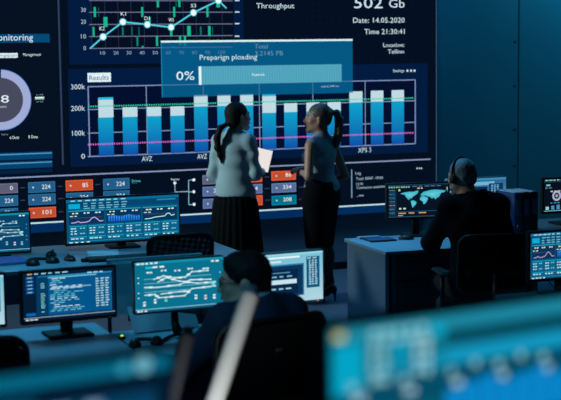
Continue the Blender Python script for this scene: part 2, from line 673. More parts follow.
# --- line chart
lc = wpart(lambda k: k.rect(66, -60, 242.3, 64.8, NAVY, 1), 'line_chart')
wpart(lambda k: k.rect(89, -60, 232.5, 48.5, (6, 15, 34), 2), 'plot_area', lc)
for y in (-11.2, .5, 12.3, 24.5, 36.6, 48.5):
    wpart(lambda k: k.hline(89, 232.5, y, .8, (112, 116, 150), 3), 'grid_line', lc)
for i in range(11):
    wpart(lambda k: k.vline(89.5 + 13.1 * i + (.6 if i else 0), -50, 48.5, .45, (40, 56, 84), 2.6), 'grid_line', lc)
for n, y in (('30', 12), ('20', 23.8), ('10', 38.5), ('0', 50.2)):
    wpart(lambda k: k.text(n, 81 if n != '0' else 83.5, 86, y, 4, (170, 190, 210), 3), 'axis_number', lc)
for i in range(10):
    n = str(10 * (i + 1))
    wpart(lambda k: k.text(n, 100.3 + 13.1 * i, 105.3 + 13.1 * i + (2 if i == 9 else 0), 54.6 - .07 * i, 3.2, (150, 172, 196), 3), 'axis_number', lc)
for y in (0.5, 12, 23.6, 36.2):
    wpart(lambda k: k.rect(234.8, y - .6, 239.3, y + .6, (200, 224, 234), 3), 'axis_tick', lc)
GR, GD = (22, 184, 148), (14, 92, 92)
for x, y0, y1, w, cc in ((94.6, 7, 17, 2.2, GR), (98.5, 7.5, 16.5, .8, GD), (93.4, 27, 37, 1.8, GR), (105.3, 17, 27, 4, GR), (122.6, 27, 37, 1.6, (14, 120, 108)),
                         (131.8, 27, 36.5, 1.4, GD), (137.2, 37, 46, 1.6, (16, 140, 118)), (138.8, 27, 36, 1.4, GD), (142, 7, 17, 2, GR), (149.5, 17, 24, 1.8, GR),
                         (157.7, 0, 7.3, 2, GR), (156.8, 36, 46, 2, GR), (142.6, 46, 48, 1.6, GR), (171, 28, 36.4, 2.2, GR), (174, 7, 17, 2, GR), (179.2, 0, 7, 2, GR), (176, 0, 7, 1, GD),
                         (180, 36, 45, 2, GR), (184.8, 36, 46, 2, GR), (188.8, 26, 36.3, 3.4, GR), (200.6, 26.5, 36, 1.5, (14, 120, 108)), (207.2, 7.2, 17, 2, GR),
                         (209.2, 26, 36, 2.4, GR), (212.4, 26.5, 35.5, .8, GD), (218, 1, 7.4, 3.6, GR), (173, 46, 48, 1.6, GR)):
    wpart(lambda k: k.rect(x - w / 2, y0, x + w / 2, y1, cc, 3.4), 'candlestick', lc)
PL = [(90, 48.5), (103, 36.8), (122.8, 21.9), (147.2, 24.5), (171, 27.3), (193.4, 12.7), (218.2, 0.6), (226.3, 8.2)]
wpart(lambda k: k.line(PL, 1.4, (84, 212, 234), 4), 'trend_line', lc)
for x, y in PL[1:-1]:
    dot = wpart(lambda k: k.disc(x, y, 3.5, (70, 205, 225), 4.4), 'data_point', lc)
for x, y in PL[1:-1]:
    wpart(lambda k: k.disc(x, y, 2.7, (240, 252, 252), 4.8), 'data_point', lc)
for s_, x, y in (('K2', 102, 30.3), ('K1', 123.3, 15.6), ('D1', 147, 20), ('W3', 171, 21.7), ('S3', 193.4, 7.3)):
    wpart(lambda k: k.text(s_, x - 2.6, x + 2.6, y, 3.4, (222, 238, 244), 4), 'point_lettering', lc)

# --- results chart
rc = wpart(lambda k: k.rect(67.8, 69, 427.6, 167.2, NAVY, 1), 'results_chart')
PA = (3, 15, 44)


def gy(f):
    """pixel height of a level f (0 at the axis, 1 at 300k) at the left edge"""
    return 156.6 + (86.7 - 156.6) * f


wpart(lambda k: k.rect(87.6, 86.7, 415.3, 156.6, PA, 2), 'plot_area', rc)
for y, w in ((86.7, 1), (109.6, .9), (133.2, .9), (156.6, 1.1)):
    wpart(lambda k: k.hline(87.6, 415.3, y, w, (128, 148, 192), 3), 'grid_line', rc)
for x in (88.0, 146, 203, 259, 312.6, 365, 415.1):
    wpart(lambda k: k.vline(x, 86.7 - (x - 88) * .022, 156.6 - (x - 88) * .04, 1.1 if x in (88.0, 415.1) else .8, (128, 148, 192), 3), 'grid_line', rc)
for n, x0, y in (('300k', 71, 89.4), ('200k', 71, 111), ('100k', 72.2, 135.8), ('0', 81.3, 158.8)):
    wpart(lambda k: k.text(n, x0, 85, y, 4.8, (205, 224, 236), 3), 'axis_number', rc)
BAR = [(98, 113, 98, 117.6, 1), (122.4, 137.2, 107.3, 117, 0), (146.8, 161, 107, 116.2, 0), (170.2, 184.2, 106.5, 115.8, 0), (193.8, 207.4, 95.2, 106.6, 0), (217.2, 230.3, 95, 106, 0),
       (240, 253, 94.4, 105.5, 0), (262, 275.7, 94.5, 113, 1), (284, 297, 103.3, 112.2, 0), (306.2, 319.4, 102.6, 111.6, 0), (327.4, 340.6, 102.2, 111, 0), (349.2, 362.3, 91.6, 102.6, 0),
       (370.6, 383.2, 90.8, 101.8, 0), (391.4, 403.8, 90.2, 101.4, 0)]
for x0, x1, ya, yb, cy in BAR:
    ybot = 156.6 - (x0 - 88) * .0402
    bo = wpart(lambda k: k.rect(x0, yb, x1, ybot, (16, 160, 204), 4, (14, 80, 168)), 'chart_bar', rc)
    wpart(lambda k: k.rect(x0, ya, x1, yb, (192, 218, 228), 4), 'bar_cap', rc)
    if cy:
        wpart(lambda k: k.rect(x0, ya - .5, x1, ya + 2, (40, 190, 220), 4.4), 'bar_cap', rc)


def dots(k, ya, yb, cc):
    a, b_ = wpt(88.5, ya), wpt(412.5, yb)
    n = 150
    for i in range(n):
        X = a.x + (b_.x - a.x) * i / (n - 1)
        Z = a.z
        k.poly([(X - .006, Z - .007), (X + .006, Z - .007), (X + .006, Z + .007), (X - .006, Z + .007)], cc, 5)


wpart(lambda k: dots(k, 106.5, 97.8, (42, 206, 168)), 'dotted_line', rc, kind='stuff')
wpart(lambda k: dots(k, 144.6, 132.6, (214, 108, 206)), 'dotted_line', rc, kind='stuff')
for s_, x0, x1, y in (('AVZ', 141.8, 152.2, 161.4), ('AVZ', 197.2, 207, 159), ('XPS 3', 358, 371, 152.6)):
    wpart(lambda k: k.text(s_, x0, x1, y, 4.8, (200, 222, 234), 3), 'axis_lettering', rc)
wpart(lambda k: k.rect(87.4, 73, 110.8, 82.2, (222, 242, 248), 2), 'title_chip', rc)
wpart(lambda k: k.text('Results', 89.3, 108.6, 80.2, 4.8, (6, 62, 100), 3), 'title_lettering', rc)
wpart(lambda k: k.text('Settings', 393, 404, 72.2, 3, TXT, 3), 'settings_lettering', rc)
for x in (407.3, 410.9, 414.5):
    wpart(lambda k: k.disc(x, 70.7, 1.2, TXT, 3, 10), 'settings_dot', rc)
wpart(lambda k: k.text('speed 340 ms', 321, 338.6, 87.2, 1.8, (176, 206, 224), 8), 'caption_lettering', rc)

# --- throughput panel
tp = wpart(lambda k: k.rect(246, -60, 431, 60, (4, 15, 33), .3), 'throughput_panel')
for s_, x0, x1, y, h in (('Throughput', 256.3, 294.3, 8.2, 5), ('502', 354, 382.5, 8.2, 11), ('Gb', 388.8, 404.6, 7.6, 8.4), ('Date: 14.05.2020', 353, 404.6, 22.8, 5.2),
                         ('Time 21:30:41', 364.3, 404.6, 34.2, 5.2), ('Location:', 383, 404.2, 47, 4), ('Tallinn', 387.8, 404, 53.6, 4.2)):
    wpart(lambda k: k.text(s_, x0, x1, y, h, (205, 230, 240), 3), 'lettering', tp)
wpart(lambda k: (k.text('Total', 254.6, 267.6, 48.6, 4.4, (180, 215, 230), 3), k.text('3.2145 PB', 255, 283, 55.6, 4.4, (180, 215, 230), 3)), 'total_lettering', tp, kind='stuff')

# --- loading overlay, a translucent window on the display
ov = wpart(lambda k: k.rect(160.6, 42.6, 352.3, 97.4, (3, 102, 150), 6), 'loading_window', None, 'overlay')
wpart(lambda k: k.rect(160.6, 40.7, 352.3, 42.6, (222, 246, 250), 6.4), 'window_edge', ov)
wpart(lambda k: k.rect(160.6, 42.6, 161.4, 97.4, (20, 140, 180), 6.4), 'window_side', ov)
wpart(lambda k: k.text('Preparign ploading', 199.6, 257, 60, 5, (205, 236, 244), 7), 'window_lettering', ov)
wpart(lambda k: k.text('0%', 176.2, 194.4, 80.2, 8.4, (222, 246, 250), 7), 'percent_lettering', ov)
wpart(lambda k: k.rect(200.8, 66.4, 341.4, 84.6, (74, 158, 184), 7), 'progress_bar', ov)
wpart(lambda k: k.rect(198.4, 66.4, 201, 84.8, (226, 248, 250), 7.4), 'progress_bar_fill', ov)
wpart(lambda k: k.text('Network', 252, 264.4, 76, 2.8, (230, 248, 252), 8), 'progress_lettering', ov)


def weave(k):
    a, b_, z1 = wpt(201, 66.4), wpt(341.4, 66), wpt(201, 84.6).z
    n = 58
    for i in range(n):
        X = a.x + (b_.x - a.x) * (i + .25) / n
        h = (b_.x - a.x) / n * .25
        k.poly([(X - h, z1), (X + h, z1), (X + h, a.z), (X - h, a.z)], (88, 168, 192), 7.2)


wpart(weave, 'progress_hatching', ov, kind='stuff')

# --- lower strip: chips, tree, log
ls = wpart(lambda k: k.hline(-60, 430.4, 181.0, 1.3, (140, 152, 190), 3), 'border_line')
ls['label'] = 'thin pale line under the charts'
BL, SL, OR, GP, TL = (34, 92, 134), (84, 106, 148), (194, 78, 46), (92, 94, 118), (2, 112, 138)
CH = [(-10, 17.6, 184.2, 194.2, GP, '0'), (-10, 17.8, 196.4, 207, BL, '224'), (-10, 18, 209.3, 219, BL, '224'),
      (28, 55, 182.4, 193, BL, '224'), (28.2, 55.4, 194.7, 205.4, BL, '224'), (28.8, 55.8, 208, 218.4, OR, '101'),
      (65.6, 92.7, 180.6, 191.2, OR, '85'), (66, 93, 193.2, 203.6, BL, '224'), (66, 93, 205.6, 216, BL, '224'),
      (103, 129.3, 179, 190, BL, '224'), (103.2, 129.4, 191.4, 202, BL, '224'), (103.2, 129.4, 204, 214.6, SL, '224'),
      (202.3, 226.5, 175.2, 184.6, GP, '224'), (202.5, 226.5, 187, 196.6, SL, '224'), (202.8, 226.7, 199.2, 208.8, SL, '224'),
      (237.5, 262, 173.4, 183, OR, '88'), (237.6, 262.2, 185, 194.6, SL, '224'), (237.8, 262.4, 196.4, 206.4, OR, '86'),
      (271.3, 295.8, 171.5, 180.8, OR, '86'), (271.5, 296, 183.6, 193, SL, '334'), (271.6, 296.2, 196, 205.4, TL, '208')]
for x0, x1, y0, y1, cc, s_ in CH:
    ch = wpart(lambda k: k.rect(x0, y0, x1, y1, tuple(int(v * 1.25) for v in cc), 2), 'status_chip')
    wpart(lambda k: k.rect(x0 + .7, y0 + .7, x1 - .7, y1 - .7, cc, 3), 'chip_fill', ch)
    sl = -.048
    wpart(lambda k: k.text(s_, x1 - 5 - 2.7 * len(s_), x1 - 4.6, y1 - 3.3 + sl * (x1 - x0 - 10), 4, (228, 242, 248), 4), 'chip_lettering', ch)
    wpart(lambda k: k.disc(x0 + 5, (y0 + y1) / 2 - .2, .9, (190, 214, 232), 4, 8), 'chip_dot', ch)
    wpart(lambda k: k.hline(x1 + 2.6, x1 + 7.4, (y0 + y1) / 2 + sl * (x1 - x0), .6, (66, 76, 96), 2), 'chip_link', ch)
wpart(lambda k: k.text('Drives', 131.8, 140.6, 182.4, 2.6, (70, 205, 210), 3), 'lettering')
tree = wpart(lambda k: (k.line([(174.8, 184), (174.9, 191.9), (188.6, 191.4)], .7, (150, 190, 205), 3),
                        k.line([(192.6, 179.9), (188.5, 180.1), (188.7, 204.7), (193, 204.4)], .8, (130, 185, 200), 3), k.line([(188.6, 192), (192.6, 191.8)], .8, (130, 185, 200), 3)), 'tree_diagram')
for x, y in ((174.7, 183), (193.7, 179.8), (193.7, 191.7), (194, 204.3)):
    wpart(lambda k: k.disc(x, y, 1.5, (222, 240, 246), 4), 'tree_node', tree)
wpart(lambda k: k.text('Inputs', 171, 179.2, 180.4, 2.2, TXT, 3), 'tree_lettering', tree)
for x0, y0, y1 in ((304.4, 174, 179.4), (304.6, 182, 190.6)):
    wpart(lambda k: (k.rect(x0, y0, x0 + 1, y1, (170, 200, 220), 3), k.rect(x0, y0, x0 + 3.2, y0 + 1, (170, 200, 220), 3)), 'bracket')
lg = wpart(lambda k: k.vline(351.5, 169.4, 198, 1, (118, 164, 196), 3), 'log_panel')
for s_, x0, x1, y, h in (('Log', 355.4, 360.8, 174.6, 3), ('Track 30047 - 09:05', 356, 382.8, 180.2, 2.8), ('12.91', 356.3, 362.8, 185.4, 2.6), ('Connection established', 356.4, 387, 189, 2.6), ('_.exe', 356.6, 363.6, 196.6, 2.6)):
    wpart(lambda k: k.text(s_, x0, x1, y, h, (170, 198, 216), 3), 'log_lettering', lg)
for x in (417, 419.2, 421.4):
    wpart(lambda k: k.disc(x, 168.3, .9, (190, 214, 226), 3, 8), 'menu_dot')
bs = wpart(lambda k: k.rect(-60, 229.3, 434, 238.4, (3, 44, 92), 1), 'footer_band')
for x0, x1, y in ((-40, 18, 226), (29.3, 64.6, 223.4), (74, 160, 219.6), (180, 306, 215.1), (339, 429, 206.6)):
    wpart(lambda k: k.hline(x0, x1, y, 1.4, (196, 228, 236), 3), 'footer_line', bs)

# ================================================================== SCREEN PICTURES (u right, v down, 0..1)


def rnd(a, b_):
    return random.uniform(a, b_)


def ticks(k, x, y, w, h, n, cc, l=3, gap=.35):
    """a run of small words"""
    u = x
    for i in range(n):
        L = w / n * rnd(.5, 1 - gap * .5)
        k.rect(u, y, u + L, y + h, cc, l)
        u += w / n


def draw_dashboard(k, warm=False):
    B = (6, 84, 122)
    k.rect(0, 0, 1, 1, B, 0)
    k.rect(0, 0, 1, .06, (10, 108, 150), 1)
    k.rect(0, .06, 1, .2, (6, 70, 110), 1)
    k.rect(.02, .1, .12, .21, (14, 170, 214), 2)
    ticks(k, .04, .02, .5, .022, 8, (170, 220, 230), 2)
    for y in (.09, .15, .2):
        ticks(k, .15, y, .4, .022, 6, (110, 190, 210), 2)
    k.rect(.8, .08, .97, .11, (30, 140, 180), 2)
    W = (190, 232, 238)
    for i in range(3):
        x = .02 + i * .325
        k.rect(x, .25, x + .31, .57, (5, 52, 88), 1)
        k.rect(x, .25, x + .31, .275, (40, 150, 185), 2)
        for j in range(3):
            ticks(k, x + .03 + j * .1, .3, .06, .03, 2, (210, 230, 225) if not warm else (225, 220, 180), 2)
        ticks(k, x + .01, .37, .08, .02, 2, W, 2)
        k.rect(x + .02, .42, x + .29, .425, (120, 80, 130), 2)
    k.line([(.04, .53), (.08, .525), (.1, .5), (.12, .53), (.17, .525), (.2, .5), (.22, .44), (.245, .42), (.27, .47), (.29, .52), (.32, .51)], .008, (190, 170, 225), 3)
    for i in range(13):
        k.rect(.365 + i * .022, .42 - .02 * math.sin(i), .38 + i * .022, .55, (40, 150, 240), 3, (20, 90, 200))
    k.line([(.69, .53), (.74, .525), (.78, .5), (.83, .49), (.87, .485), (.89, .43), (.91, .42), (.93, .48), (.96, .46)], .008, (170, 230, 235), 3)
    for i in range(6):
        x = .025 + i * .163
        for y0, y1 in ((.6, .83), (.85, .93)):
            k.rect(x, y0, x + .15, y1, (8, 100, 140), 1)
            k.rect(x, y0, x + .15, y0 + .02, (24, 160, 190), 2)
        for r in range(3):
            ticks(k, x + .01, .65 + r * .06, .06, .025, 2, W, 2)
            if r != 1:
                ticks(k, x + .09, .65 + r * .06, .05, .02, 2, (150, 210, 220), 2)
        ticks(k, x + .01, .885, .12, .025, 3, W, 2)
    k.rect(0, .955, 1, .965, (40, 150, 180), 2)
    ticks(k, .02, .972, .2, .018, 4, (230, 245, 245), 3)


def draw_network(k, dim=False):
    k.rect(0, 0, 1, 1, (5, 66, 104) if dim else (8, 112, 142), 0)
    k.rect(0, 0, 1, .05, (20, 140, 170), 1)
    ticks(k, .02, .02, .25, .03, 5, (220, 245, 245), 2)
    k.rect(.12, .1, .2, .14, (30, 190, 215), 2)
    ticks(k, .2, .1, .15, .03, 2, (230, 248, 248), 2)
    ticks(k, .86, .06, .1, .03, 2, (235, 250, 250), 2)
    W = (150, 190, 205) if dim else (214, 242, 244)
    for i, x in enumerate((.17, .33, .48, .63, .8)):
        ticks(k, x - .04, .2 - .02 * (i % 2), .08, .03, 2, W, 2)
    for y in (.34, .43, .52, .6):
        k.rect(.1, y, .86, y + .012, (60, 130, 160) if dim else (110, 190, 205), 2)
    rows = [[(.2, .36), (.32, .3), (.45, .36), (.56, .36), (.64, .26), (.82, .26)], [(.1, .5), (.25, .52), (.5, .5), (.62, .42), (.85, .44)],
            [(.1, .66), (.22, .66), (.26, .73), (.55, .73), (.64, .6), (.9, .58)], [(.25, .42), (.35, .34), (.5, .43), (.7, .5), (.9, .5)], [(.28, .66), (.5, .64), (.6, .64)]]
    for r in rows:
        k.line(r, .010, W, 3)
        for a, b_ in zip(r, r[1:]):
            x, y = (a[0] + b_[0]) / 2, (a[1] + b_[1]) / 2
            k.rect(x - .02, y - .018, x + .02, y + .018, W, 4)
            k.rect(b_[0] - .012, b_[1] - .015, b_[0] + .012, b_[1] + .015, (200, 236, 240), 4)
    for x, y, cc in ((.1, .84, W), (.22, .8, W), (.34, .78, (120, 220, 190)), (.68, .78, W), (.79, .8, (230, 200, 215)), (.89, .8, W)):
        k.rect(x - .015, y - .05, x + .015, y - .02, cc, 3)
        k.rect(x - .015, y, x + .015, y + .04, cc, 3)
    k.rect(.86, .48, .9, .56, (110, 225, 200), 4)
    for y in (.3, .4, .6, .7):
        k.rect(.03, y, .045, y + .02, W, 2)
        k.rect(.955, y, .965, y + .02, W, 2)
    k.rect(0, .94, 1, .952, (150, 215, 225), 2)
    k.rect(0, .955, 1, 1, (10, 90, 125), 2)
    ticks(k, .02, .965, .12, .025, 3, (240, 250, 250), 3)


def draw_code(k):
    k.rect(0, 0, 1, 1, (5, 28, 52), 0)
    ticks(k, .05, .01, .45, .025, 6, (150, 205, 225), 2)
    k.rect(.06, .005, .1, .035, (220, 140, 70), 3)
    for i in range(5):
        k.rect(.03, .07 + i * .075, .12, .125 + i * .075, (4, 78, 140), 1)
        k.rect(.05, .09 + i * .075, .1, .105 + i * .075, (150, 205, 235), 2)
    k.rect(.03, .83, .13, .89, (10, 100, 180), 1)
    k.rect(.14, .06, .28, .9, (4, 58, 98), 1)
    k.rect(.16, .075, .97, .1, (30, 150, 200), 1)
    k.rect(.27, .11, .96, .9, (4, 84, 138), 2)
    k.rect(.27, .11, .8, .13, (120, 200, 225), 3)
    ticks(k, .7, .06, .2, .02, 3, (190, 225, 235), 3)
    y = .14
    while y < .84:
        ind = random.choice((.29, .29, .31, .33))
        w = random.choice((.1, .17, .22, .36, .3, .12))
        cc = random.choice(((190, 226, 236), (110, 200, 220), (190, 226, 236), (90, 190, 205)))
        ticks(k, ind, y, w, .018, max(1, int(w * 14)), cc, 3, .15)
        if random.random() < .7:
            ticks(k, .19, y, .06, .018, 1, (130, 205, 205), 3)
        y += .042
    k.rect(.3, .33, .74, .348, (140, 190, 215), 4)
    for i in range(12):
        ticks(k, .79, .2 + i * .052, .16, .025, 3, (170, 215, 220), 4)
    k.rect(.955, .12, .965, .9, (14, 110, 165), 4)
    k.rect(0, .925, 1, .94, (150, 170, 190), 3)
    ticks(k, .02, .96, .14, .02, 3, (225, 240, 245), 4)


def draw_window(k):
    """pale desktop with dark dialogues"""
    k.rect(0, 0, 1, 1, (116, 190, 214), 0, (176, 212, 224))
    k.rect(0, 0, 1, .04, (150, 215, 230), 1)
    k.rect(0, .06, .72, .1, (225, 244, 248), 1)
    k.rect(-0, .14, .5, .18, (200, 232, 242), 1)
    k.rect(.02, .22, .77, .88, (40, 120, 160), 2)
    k.rect(.03, .25, .755, .86, (12, 52, 90), 3)
    k.rect(.1, .33, .7, .82, (7, 38, 72), 4)
    k.rect(.3, .38, .6, .395, (100, 160, 190), 5)
    k.rect(.28, .53, .68, .62, (196, 228, 238), 5)
    ticks(k, .3, .45, .35, .03, 4, (120, 180, 205), 5)
    ticks(k, .38, .7, .25, .03, 3, (150, 200, 220), 5)
    k.rect(.8, .1, .96, .74, (8, 86, 126), 2)
    ticks(k, .81, .12, .13, .02, 2, (180, 225, 235), 3)
    for i in range(11):
        ticks(k, .83, .17 + i * .048, .11, .028, 3, (170, 215, 225), 3)


def draw_window_dim(k):
    """blue desktop with a dark window, white corner"""
    k.rect(0, 0, 1, 1, (30, 92, 140), 0, (120, 168, 196))
    k.rect(0, 0, 1, .06, (60, 140, 180), 1)
    k.rect(0, .1, .8, .2, (110, 180, 215), 1)
    k.rect(.0, .24, .68, .9, (8, 44, 80), 2)
    k.rect(.02, .32, .4, .36, (120, 180, 205), 3)
    k.rect(.02, .62, .5, .68, (70, 120, 160), 3)
    k.rect(.7, .16, .95, .74, (8, 58, 104), 2)
    for i in range(10):
        ticks(k, .74, .2 + i * .05, .15, .028, 3, (120, 180, 205), 3)
    k.rect(.7, .8, .99, .97, (160, 200, 215), 2)


def draw_map(k):
    k.rect(0, 0, 1, 1, (8, 20, 36), 0)
    k.rect(0, 0, 1, .03, (28, 62, 90), 1)
    ticks(k, .01, .05, .36, .05, 9, (120, 180, 150), 2)
    ticks(k, .4, .05, .5, .03, 5, (70, 110, 140), 2)
    ticks(k, .48, .11, .12, .03, 2, (210, 200, 170), 2)
    k.rect(.955, .1, .98, .24, (150, 205, 170), 3)
    k.rect(.01, .14, .13, .98, (12, 34, 58), 1)
    for i in range(7):
        k.rect(.03, .18 + i * .115, .12, .24 + i * .115, (18, 62, 96), 2)
        ticks(k, .02, .155 + i * .115, .1, .02, 3, random.choice(((200, 150, 110), (120, 190, 200), (90, 150, 170))), 3)
    k.rect(.17, .14, .2, .2, (225, 190, 130), 3)
    L = (52, 176, 198)
    L2 = (110, 205, 214)
    P = [[(.2, .27), (.26, .24), (.35, .22), (.42, .23), (.46, .2), (.5, .2), (.49, .27), (.45, .33), (.41, .38), (.38, .44), (.36, .42), (.33, .42), (.35, .48), (.33, .46), (.29, .38), (.27, .31), (.22, .29)],
         [(.38, .5), (.42, .49), (.47, .55), (.46, .61), (.42, .69), (.4, .72), (.39, .66), (.38, .58), (.37, .53)],
         [(.55, .29), (.58, .24), (.63, .22), (.7, .19), (.78, .18), (.88, .2), (.95, .22), (.93, .27), (.88, .28), (.86, .34), (.84, .41), (.8, .44), (.78, .49), (.75, .42), (.72, .46), (.69, .4), (.65, .39), (.62, .35), (.56, .37), (.53, .33)],
         [(.53, .39), (.58, .37), (.64, .4), (.66, .46), (.64, .53), (.61, .61), (.58, .62), (.57, .54), (.52, .48)],
         [(.83, .56), (.87, .53), (.91, .56), (.91, .62), (.87, .64), (.83, .61)]]
    for q in P:
        cx = sum(p[0] for p in q) / len(q)
        cy = sum(p[1] for p in q) / len(q)
        for a, b_ in zip(q, q[1:] + q[:1]):
            k.poly([(cx, cy), b_, a], [L2, L, L], 3)
    ticks(k, .18, .71, .14, .05, 2, (190, 215, 215), 3)
    k.rect(.15, .82, .98, .835, (24, 90, 130), 2)
    ticks(k, .17, .86, .5, .035, 3, (205, 150, 100), 3)
    ticks(k, .16, .93, .1, .03, 1, (140, 160, 170), 3)
    k.rect(.13, .1, .135, .98, (20, 60, 90), 2)
    k.rect(0, .97, 1, 1, (40, 70, 90), 2)


def draw_gauges(k):
    k.rect(0, 0, 1, 1, (7, 16, 28), 0)
    ticks(k, .02, .02, .9, .03, 12, (150, 200, 190), 2)
    k.rect(0, .06, 1, .1, (14, 60, 90), 1)
    for x in (.12, .45, .8):
        ticks(k, x - .08, .16, .1, .05, 1, (120, 190, 205), 2)
        ticks(k, x - .1, .26, .14, .02, 2, (110, 160, 160), 2)
    for x in (.24, .74):
        k.ring(x, .52, .05, .085, (170, 170, 215), 3)
        k.disc(x, .52, .025, (150, 180, 130), 3)
        ticks(k, x - .12, .36, .22, .035, 3, (190, 205, 190), 3)
        ticks(k, x - .12, .72, .2, .03, 3, (60, 150, 200), 3)
    k.rect(.46, .4, .56, .7, (20, 90, 200), 2)
    for i in range(9):
        k.rect(.03 + i * .105, .84 - .02 * (i % 3), .09 + i * .105, .94, random.choice(((150, 205, 195), (205, 130, 90), (70, 140, 180), (170, 190, 150))), 3)
    k.rect(0, .965, 1, .985, (120, 190, 200), 3)


def draw_foreground(k):
    """big interface, seen out of focus"""
    k.rect(0, 0, 1, 1, (6, 86, 112), 0)
    k.rect(0, 0, 1, .05, (30, 138, 164), 1)
    k.rect(.008, .012, .035, .04, (206, 186, 70), 2)
    k.rect(.004, .06, .08, .24, (4, 162, 196), 2)
    k.rect(.08, .05, .3, .24, (16, 116, 140), 1)
    for y in (.02, .055):
        ticks(k, .1, y, .16, .022, 5, (140, 202, 212), 2)
    for i, y in enumerate((.09, .125, .16, .2)):
        ticks(k, .1, y, .055, .022, 2, (140, 196, 204), 2)
        ticks(k, .215, y - .02, .05, .022, 2, (165, 210, 216), 2)
    k.rect(.155, .07, .205, .14, (4, 146, 178), 2)
    k.rect(.262, .03, .298, .075, (6, 164, 196), 3)
    k.rect(.3, .06, 1, .12, (7, 78, 96), 1)
    k.rect(.1, .15, 1, .19, (14, 148, 186), 1)
    k.rect(.3, .125, 1, .165, (20, 150, 190), 2)
    k.rect(.06, .2, 1, .3, (5, 74, 100), 1)
    for i in range(9):
        x = .045 + i * .066
        ticks(k, x, .205 - .02 * (i % 2), .028, .03, 1, (130, 190, 200), 3)
        if i % 2 == 0:
            ticks(k, x + .012, .25, .036, .028, 1, (160, 196, 210), 3)
    for i in range(14):
        k.rect(.3 + i * .05, .285 - .016 * (i % 3), .345 + i * .05, .42, (8, 134, 204), 3)
    k.rect(0, .55, 1, 1, (6, 70, 98), 1)
    for i in range(6):
        k.rect(.02 + i * .163, .6, .16 + i * .163, .8, (10, 110, 150), 2)
        ticks(k, .03 + i * .163, .65, .08, .03, 2, (190, 225, 228), 3)


def draw_foreground_left(k):
    k.rect(0, 0, 1, 1, (3, 26, 46), 0)
    k.rect(0, 0, 1, .062, (5, 100, 130), 1)
    k.disc(.93, .03, .02, (110, 180, 200), 2)
    k.disc(.88, .035, .014, (50, 160, 190), 2)
    k.rect(0, .11, .66, .3, (6, 84, 116), 1)
    k.rect(.66, .135, .96, .28, (6, 62, 96), 1)
    ticks(k, .7, .15, .16, .03, 2, (130, 160, 190), 2)
    k.rect(0, .35, .6, .9, (5, 64, 96), 1)


def desk_monitor(label, x, y, zdesk, w, h, zb, yaw, draw, stand='square', bez='bezel', bz=0.012, group=None, led=None, tilt=0.0):
    """x, y: middle of the screen's face; zb: lower edge of the housing"""
    t = thing('monitor', label, 'monitor', (x, y, zdesk), yaw, group)
    H = h
    zc = zb - zdesk + H / 2
    MB().box((0, 0.022, zc), (w, 0.04, H), bev=.006).obj('housing', bez, t)
    MB().box((0, 0.05, zc), (w * .5, 0.03, H * .55), bev=.012).obj('rear_bulge', 'black', t)
    iw, ih = w - 2 * bz, H - 2 * bz - .006
    k = Canvas(lambda u, v, l: (-iw / 2 + u * iw, 0.001 - 0.0003 * l, zc + .003 + ih / 2 - v * ih))
    k.asp = ih / iw
    k.tasp = iw / ih
    draw(k)
    k.obj('screen', t, kind='stuff')
    zt = zb - zdesk
    if stand == 'square':
        MB().box((0, 0.075, (zt + .14) / 2), (0.06, 0.025, zt + .14), bev=.006).obj('stand_neck', 'black', t)
        MB().box((0, 0.05, 0.008), (0.22, 0.18, 0.016), bev=.005).obj('stand_base', 'black', t)
    elif stand == 'arc':
        pts = [(0, .075, zt + .12), (0, .09, zt * .9), (0, .085, zt * .45), (0, 0.05, .03)]
        MB().tube(pts, [.016, .018, .02, .024], 10).obj('stand_neck', 'black', t, True)
        MB().tube([(-.1, -.03, .0095), (-.05, .03, .011), (0, .06, .013), (.05, .03, .011), (.1, -.03, .0095)], .0085, 8).obj('stand_base', 'black', t, True)
    else:
        MB().box((0, 0.07, (zt + .14) / 2), (0.09, 0.02, zt + .14), bev=.006).obj('stand_neck', 'black', t)
        MB().cyl((0, 0.06, 0), 0.12, 0.014, 28).obj('stand_base', 'black', t)
    MB().box((w * .42, -.0008, zb - zdesk + .008), (.006, .002, .003)).obj('power_light', led or 'grey', t)
    return t


# ================================================================== DESKS
def desk(label, x0, x1, y0, y1, z=0.74, left_panel=True, right_panel=True, group=None, rz=0.0):
    t = thing('desk', label, 'desk', ((x0 + x1) / 2, (y0 + y1) / 2, 0), rz, group)
    W, D = x1 - x0, y1 - y0
    MB().box((0, 0, z - .0125), (W, D, .025), bev=.003).obj('desktop', 'desk', t)
    MB().box((0, -D / 2 + .001, z - .013), (W - .004, .006, .02)).obj('edge_band', 'desk_edge', t)
    for s_, on in ((-1, left_panel), (1, right_panel)):
        if on:
            MB().box((s_ * (W / 2 - .025), 0, (z - .025) / 2), (.03, D - .06, z - .026), bev=.003).obj('side_panel', 'desk_side', t)
        else:
            for yy in (-1, 1):
                MB().box((s_ * (W / 2 - .05), yy * (D / 2 - .07), (z - .026) / 2), (.05, .05, z - .026), bev=.004).obj('leg', 'handle', t)
    MB().box((0, D / 2 - .08, z - .22), (W - .09, .018, .34), bev=.002).obj('modesty_panel', 'desk_side', t)
    return t


desk('long grey desk at back left below the video wall, ultrawide monitor on it', 0.55, 3.29, 8.78, 9.85)
desk('grey desk at front left under the monitor showing code', 0.12, 1.735, 5.86, 6.9, group=None)
desk('grey desk in front, where the man with glasses sits', 1.745, 2.89, 5.86, 6.62)
desk('grey desk at right, man in headset working at it', 4.18, 5.22, 8.47, 9.22, rz=-rad(2.5))
desk('dark desk at far right holding the binders', 5.29, 6.9, 8.4, 9.6)
desk('grey desk at lower right under the teal dashboard monitor', 3.97, 5.6, 5.9, 6.72)

